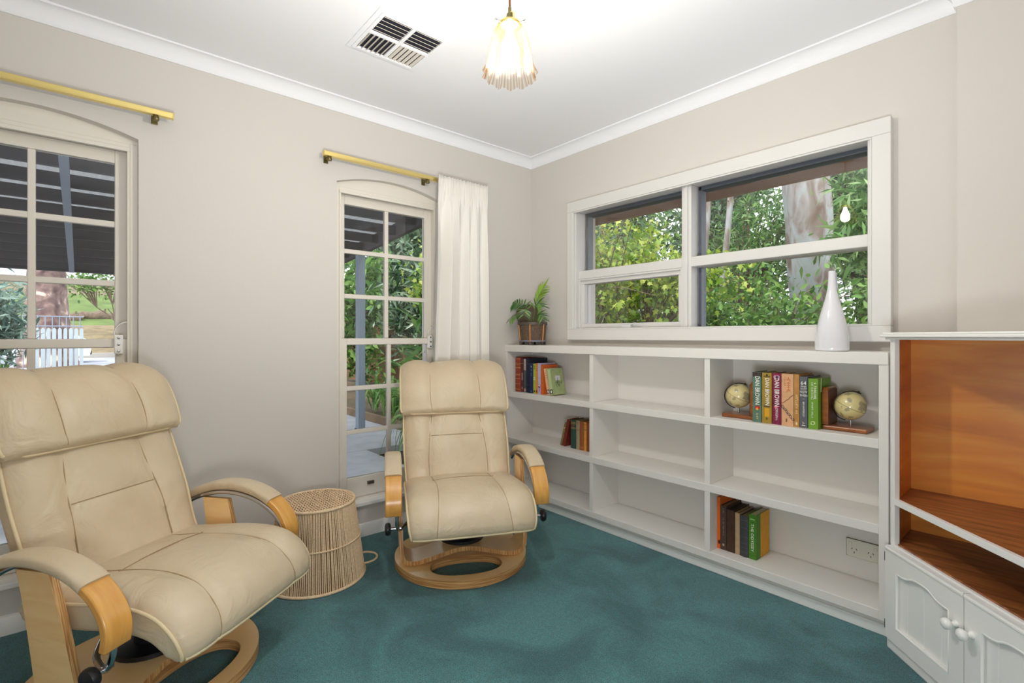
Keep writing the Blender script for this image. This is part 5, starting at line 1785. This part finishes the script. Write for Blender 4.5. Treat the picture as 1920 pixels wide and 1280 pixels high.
gum('gum_tree', 'thick pale gum tree trunk outside the wide window', [(.25, 5.55, GZ), (.20, 5.5, .8), (.10, 5.35, 2.0), (.04, 5.2, 3.4), (-.05, 5.1, 5.0), (-.1, 5.0, 7.0)], (.32, .27))
gum('slim_gum', 'slim pale trunk low behind the dry seed clusters', [(-1.50, 5.0, GZ), (-1.47, 5.0, .9), (-1.40, 5.05, 1.9), (-1.3, 5.1, 3.4), (-1.1, 5.3, 6.5)], (.060, .040), 'slim pale trunks beyond the maple', False)
gum('slim_gum', 'second slim pale trunk leaning beside its twin', [(-1.36, 5.1, GZ), (-1.25, 5.1, .9), (-1.12, 5.15, 1.9), (-1.0, 5.2, 3.4), (-.95, 5.5, 6.5)], (.060, .038), 'slim pale trunks beyond the maple', False)

# ------------------------------------------------------------------ garden bed beside the verandah, seen through the second arched window
def bed():
    TB = mat('weathered_sleeper', rgb(128, 106, 84), .9, var=.2, vscale=6)
    o = MB().box(-8.2, -2.66, .80, .86, GZ - .04, GZ + .11).build('bed_edging', TB, bevel=.005)
    tag(o, 'weathered timber edging along the garden bed', 'edging')
    # bamboo screen fence
    root = empty('bamboo_screen', (-6.6, 3.6, GZ), label='brown bamboo slat screen behind the strap-leaved plants', cat='fence')
    BS = mat('bamboo_slat', rgb(122, 92, 62), .8, var=.25, vscale=3)
    for i in range(100):
        MB().tube([(-5.6 + i * .058, 0, 0), (-5.6 + i * .058 + random.uniform(-.008, .008), 0, 1.55)], .024, 6).build('slat', BS, root)
    MB().box(-5.7, .3, .03, .05, .3, .36).build('rail', BS, root)
    MB().box(-5.7, .3, .03, .05, 1.2, 1.26).build('rail', BS, root)
bed()
def strap_plant(loc, n, length, label, group, seed, mt=L_STRAP, lean=None):
    r_ = random.Random(seed)
    root = empty('strap_leaved_plant', loc, label=label, cat='plant', group=group)
    m_ = leafmat('strap_leaf_single', [rgb(74, 124, 54), rgb(112, 160, 72), rgb(160, 192, 112)], .35, .35, by_object=True)
    mes = []
    for v in range(4):
        mb = MB()
        k = 8
        cv = .25 + .25 * v
        vs = []
        for i in range(k + 1):
            t = i / k
            x = t * (1 - .15 * cv * t); z = math.sin(t * 1.3) * (.95 - cv * .2) - cv * 1.1 * t * t * t
            w_ = .030 * math.sin(PI * min(1, .12 + .88 * t)) ** .6 * (1 - .3 * t)
            vs += [(x * .6, -w_, z + .012), (x * .6, 0, z), (x * .6, w_, z + .012)]
        fs = []
        for i in range(k):
            a = 3 * i
            fs += [(a, a + 3, a + 4, a + 1), (a + 1, a + 4, a + 5, a + 2)]
        mb.add(vs, fs)
        mes.append(mb.mesh('strap_leaf', m_, 60))
    for i in range(n):
        o = shared('strap_leaf', mes[i % 4], root, (r_.uniform(-.06, .06), r_.uniform(-.06, .06), r_.uniform(0, .25) * length), (r_.uniform(-.2, .2), r_.uniform(-.3, .35), r_.uniform(0, 6.28)))
        s_ = length * r_.uniform(.7, 1.15)
        o.scale = (s_, s_ * 1.1, s_)
    return root
GS = 'strap-leaved plants in the garden bed'
for i, (x, y, n, L) in enumerate([(-2.55, 1.35, 40, 1.1), (-3.05, 1.42, 40, 1.3), (-3.55, 1.40, 36, 1.05), (-4.15, 1.50, 34, .95), (-4.9, 1.45, 34, .85), (-5.7, 1.5, 32, .8), (-2.1, 1.55, 36, 1.25), (-1.95, .42, 40, 1.05), (-2.38, .78, 40, 1.2)]):
    strap_plant((x, y, GZ - .05), n, L, 'tall strap-leaved plant arching beside the paving' if i > 6 else 'arching strap-leaved plant growing behind the timber edging', GS, 80 + i)
# tall cane with long drooping leaves
for i, (x, y, z0, z1) in enumerate([(-3.25, 1.15, .5, 1.75), (-2.75, 1.25, .4, 1.6)]):
    root = empty('cane_plant', (x, y, GZ), label='tall cane plant with long drooping leaves beside the verandah post', cat='plant', group='cane plants in the garden bed')
    MB().tube([(0, 0, 0), (.03, 0, z1 * .5), (0, .03, z1)], .015, 7).build('cane', mat('green_cane', rgb(110, 130, 80), .6), root)
    r2 = np.random.default_rng(90 + i)
    P = np.stack([r2.normal(0, .05, 70), r2.normal(0, .05, 70), r2.uniform(z0, z1 + .1, 70)], 1)
    leafset('foliage', root, P, .50, L_STRAP, 'blade', .3, .55, 91 + i)
tree('oleander_bush', 'dark grey-green oleander bush behind the verandah post', 'shrub', (-5.4, 2.3, GZ), ell_tips(46, (-5.3, 2.3, 1.75), (1.3, .6, 1.35), 95, .35), 2600, .26, L_DARK, 'lance', .13, r0=.04, seed=96, group=None)
tree('oleander_bush', 'silvery green bush beside the bare grey branches', 'shrub', (-3.6, 2.5, GZ), ell_tips(46, (-3.5, 2.5, 1.7), (1.0, .6, 1.35), 98, .35), 1900, .24, L_DARK, 'lance', .13, bark=PALEBARK, r0=.035, seed=99)
tree('young_maple', 'young lime-leaved maple overhanging the strap-leaved plants', 'tree', (-2.9, 1.8, GZ), np.concatenate([ell_tips(30, (-3.0, 1.45, 2.15), (1.1, .4, .65), 101, .3), ell_tips(8, (-4.3, 1.6, 2.0), (.5, .3, .45), 103, .3)]), 1900, .10, L_MAPLE, 'lobed', .11, bark=PALEBARK, r0=.035, seed=102, droop=.5)
tree('far_bush', 'dark bush at the far end of the garden bed', 'shrub', (-8.6, 2.6, GZ), ell_tips(40, (-8.6, 2.6, 1.7), (1.4, 1.0, 1.7), 105, .3), 2600, .2, L_MID, 'ovate', .18, r0=.05, seed=106)

# ------------------------------------------------------------------ street side, seen through the first arched window
def paling_fence(y0, n, x, label, h=1.36):
    root = empty('paling_fence', (x, y0, 0.0), label=label, cat='fence', group='pale blue paling fence panels')
    PM = mat('pale_blue_paling', rgb(186, 200, 210), .6, var=.06, vscale=5)
    for i in range(n):
        yy = i * .095
        MB().prism([(yy - .033, -.16), (yy + .033, -.16), (yy + .033, h - .1), (yy + .018, h - .07), (yy, h - .06), (yy - .018, h - .07), (yy - .033, h - .1)], -.012, .012, 'x').build('paling', PM, root)
    for z in (.2, .95):
        MB().box(-.05, -.012, -.05, n * .095 - .04, z, z + .07).build('rail', PM, root)
paling_fence(-3.30, 10, -12.9, 'pale blue paling fence panel standing before the big gum trunk')
paling_fence(-3.90, 3, -12.4, 'narrow pale blue paling panel beside the wider one')
def metal_fence():
    root = empty('metal_fence', (-14.2, -3.9, 0), label='thin grey metal bar fence at the street', cat='fence')
    GM = mat('grey_metal', rgb(150, 160, 176), .5, .3)
    for i in range(12):
        MB().tube([(0, i * .13, .02), (0, i * .13, 1.62)], .011, 6).build('bar', GM, root)
    for z in (1.36, 1.60):
        MB().tube([(0, -.1, z), (0, 1.5, z)], .013, 6).build('rail', GM, root)
metal_fence()
def big_gum():
    root = empty('big_gum', (-19.6, -3.26, 0.12), label='massive dark-barked gum trunk behind the pale paling fence', cat='tree')
    m, nt, b = nodemat('rough_bark')
    tc = nt.nodes.new('ShaderNodeTexCoord')
    n = nt.nodes.new('ShaderNodeTexNoise'); n.inputs['Scale'].default_value = 2.4; n.inputs['Detail'].default_value = 6; n.inputs['Distortion'].default_value = .8
    nt.links.new(tc.outputs['Object'], n.inputs['Vector'])
    c = ramp2(nt, n.outputs['Fac'], [rgb(70, 54, 54), rgb(112, 90, 86), rgb(140, 118, 108), rgb(206, 186, 168)], [.3, .48, .58, .68])
    nt.links.new(c, b.inputs['Base Color']); b.inputs['Roughness'].default_value = .95
    k, q = 16, 24
    vs, fs = [], []
    for i in range(k):
        t = i / (k - 1)
        r_ = .46 + .30 * (1 - t) ** 6 - .06 * t
        for j in range(q):
            th = 2 * PI * j / q
            rr_ = r_ * (1 + .08 * math.sin(4 * th + t * 3) * (1 - t) + .04 * math.sin(7 * th))
            vs.append((rr_ * math.cos(th), rr_ * math.sin(th) - .05 * t, 8 * t))
    for i in range(k - 1):
        for j in range(q):
            fs.append((i * q + j, i * q + (j + 1) % q, (i + 1) * q + (j + 1) % q, (i + 1) * q + j))
    mb = MB(); mb.add(vs, fs)
    mb.build('trunk', m, root, smooth=70)
big_gum()

def car(loc, label, paint, group):
    root = empty('parked_car', loc, label=label, cat='car', group=group)
    PT = mat('car_paint', paint, .25, coat=.6)
    GL = mat('car_glass', rgb(60, 70, 80), .1, spec=.8)
    RB = mat('tyre_rubber', rgb(30, 30, 32), .8)
    # side profile along y (nose at +y), width along x
    prof = [(-4.3, .30), (-4.35, .75), (-4.15, .98), (-3.6, 1.05), (-3.0, 1.42), (-1.9, 1.47), (-1.15, 1.10), (-.35, .98), (-.05, .82), (0, .50), (-.05, .26)]
    vs, fs = [], []
    ws = [(-.86, 0), (-.80, 1), (0, 1.0), (.80, 1), (.86, 0)]
    mb = MB()
    n = len(prof)
    for x, sc in ((-.86, .0), (-.70, .03), (.70, .03), (.86, .0)):
        for (y, z) in prof:
            vs.append((x, y, z + sc * (z - .2)))
    for a in range(3):
        for i in range(n):
            j = (i + 1) % n
            fs.append((a * n + i, a * n + j, (a + 1) * n + j, (a + 1) * n + i))
    fs += [tuple(range(n)), tuple(range(3 * n, 4 * n))[::-1]]
    mb.add(vs, fs)
    mb.build('body', PT, root, smooth=35)
    for s in (-1, 1):
        MB().prism([(-3.45, 1.06), (-2.95, 1.36), (-2.45, 1.38), (-2.45, 1.06)], s * .862, s * .868, 'x').build('side_window', GL, root)
        MB().prism([(-2.38, 1.06), (-2.38, 1.38), (-1.95, 1.39), (-1.35, 1.08)], s * .862, s * .868, 'x').build('side_window', GL, root)
        MB().box(s * .55, s * .80, -.16, .01, .60, .74).build('headlight', mat('headlight_glass', rgb(210, 215, 220), .1), root)
        for y in (-3.55, -.78):
            M = Matrix.Translation((s * .76, y, .31)) @ Matrix.Rotation(R(90), 4, 'Y')
            wh = MB().lathe([(.20, -.1), (.31, -.1), (.32, -.06), (.32, .06), (.31, .1), (.20, .1)], 28, M).build('wheel', RB, root, smooth=40)
            MB().lathe([(.02, -.108), (.19, -.104), (.19, .104), (.02, .108)], 20, M).build('hub', mat('alloy', rgb(170, 172, 176), .3, .8), wh, smooth=40)
    MB().box(-.6, .6, -.03, .012, .30, .46).build('grille', BLACK, root)
    MB().prism([(-1.84, 1.475), (-1.12, 1.13), (-1.10, 1.14), (-1.82, 1.487)], -.68, .68, 'x').build('windscreen', GL, root)
    return root
car((-22.6, -2.15, .12), 'white parked car behind the paling fence', rgb(226, 230, 234), 'parked cars')
car((-25.6, 3.2, .12), 'silver grey parked car further along the street', rgb(150, 158, 166), 'parked cars')
def log(loc, L, r_, rz, label):
    root = empty('log', loc, rz, label=label, cat='log', group='logs on the lawn bank')
    k = 12
    pts = [(0, -L / 2 + L * i / k, .06 * math.sin(i * 1.3)) for i in range(k + 1)]
    MB().tube(pts, [r_ * (.6 + .5 * math.sin(PI * (i + 1.2) / (k + 2))) for i in range(k + 1)], 10).build('trunk_piece', BARK, root, smooth=60)
    MB().tube([(0, .1 * L, r_ * .5), (.05, .14 * L, r_ * 1.7)], [r_ * .35, r_ * .15], 8).build('stub', BARK, root)
log((-37.0, -1.56, 2.32), 1.9, .28, R(8), 'large fallen log on the grass bank')
log((-36.4, -2.75, 2.15), .8, .26, R(-6), 'short log stump on the grass bank')
tree('drooping_shrub', 'blue-green drooping shrub beside the street fence', 'shrub', (-9.2, -3.75, GZ), ell_tips(40, (-9.2, -3.56, 1.5), (.7, .48, .85), 111, .2), 1700, .24, L_BLUE, 'lance', .13, r0=.05, seed=112, droop=.4)
tree('low_bush', 'bright green low bush at the foot of the paling fence', 'shrub', (-9.6, -3.85, GZ), ell_tips(26, (-9.6, -3.75, .35), (.5, .45, .4), 115, .2), 900, .12, L_SHRUB, 'ovate', .09, r0=.03, seed=116)
tree('street_sapling', 'slender street tree with thin bare branches', 'tree', (-30.2, -1.1, .7), ell_tips(26, (-30.2, -1.9, 4.1), (1.0, 1.6, .9), 121, .3), 700, .22, L_SHRUB, 'ovate', .22, r0=.05, seed=122)
for i, (x, y, z, h) in enumerate([(-58, -9, 8, 7), (-59, -4.5, 8.2, 8), (-57, -.5, 7.6, 7), (-60, 4, 8.5, 8), (-59, -14, 8.4, 8)]):
    tree('hill_tree', 'green tree on the hillside above the upper road', 'tree', (x, y, z), ell_tips(30, (x, y, z + h * .5), (2.0, 1.7, h * .5), 130 + i, .4), 1800, .7, L_MID, 'ovate', .4, r0=.2, seed=140 + i, group='hillside trees above the upper road')
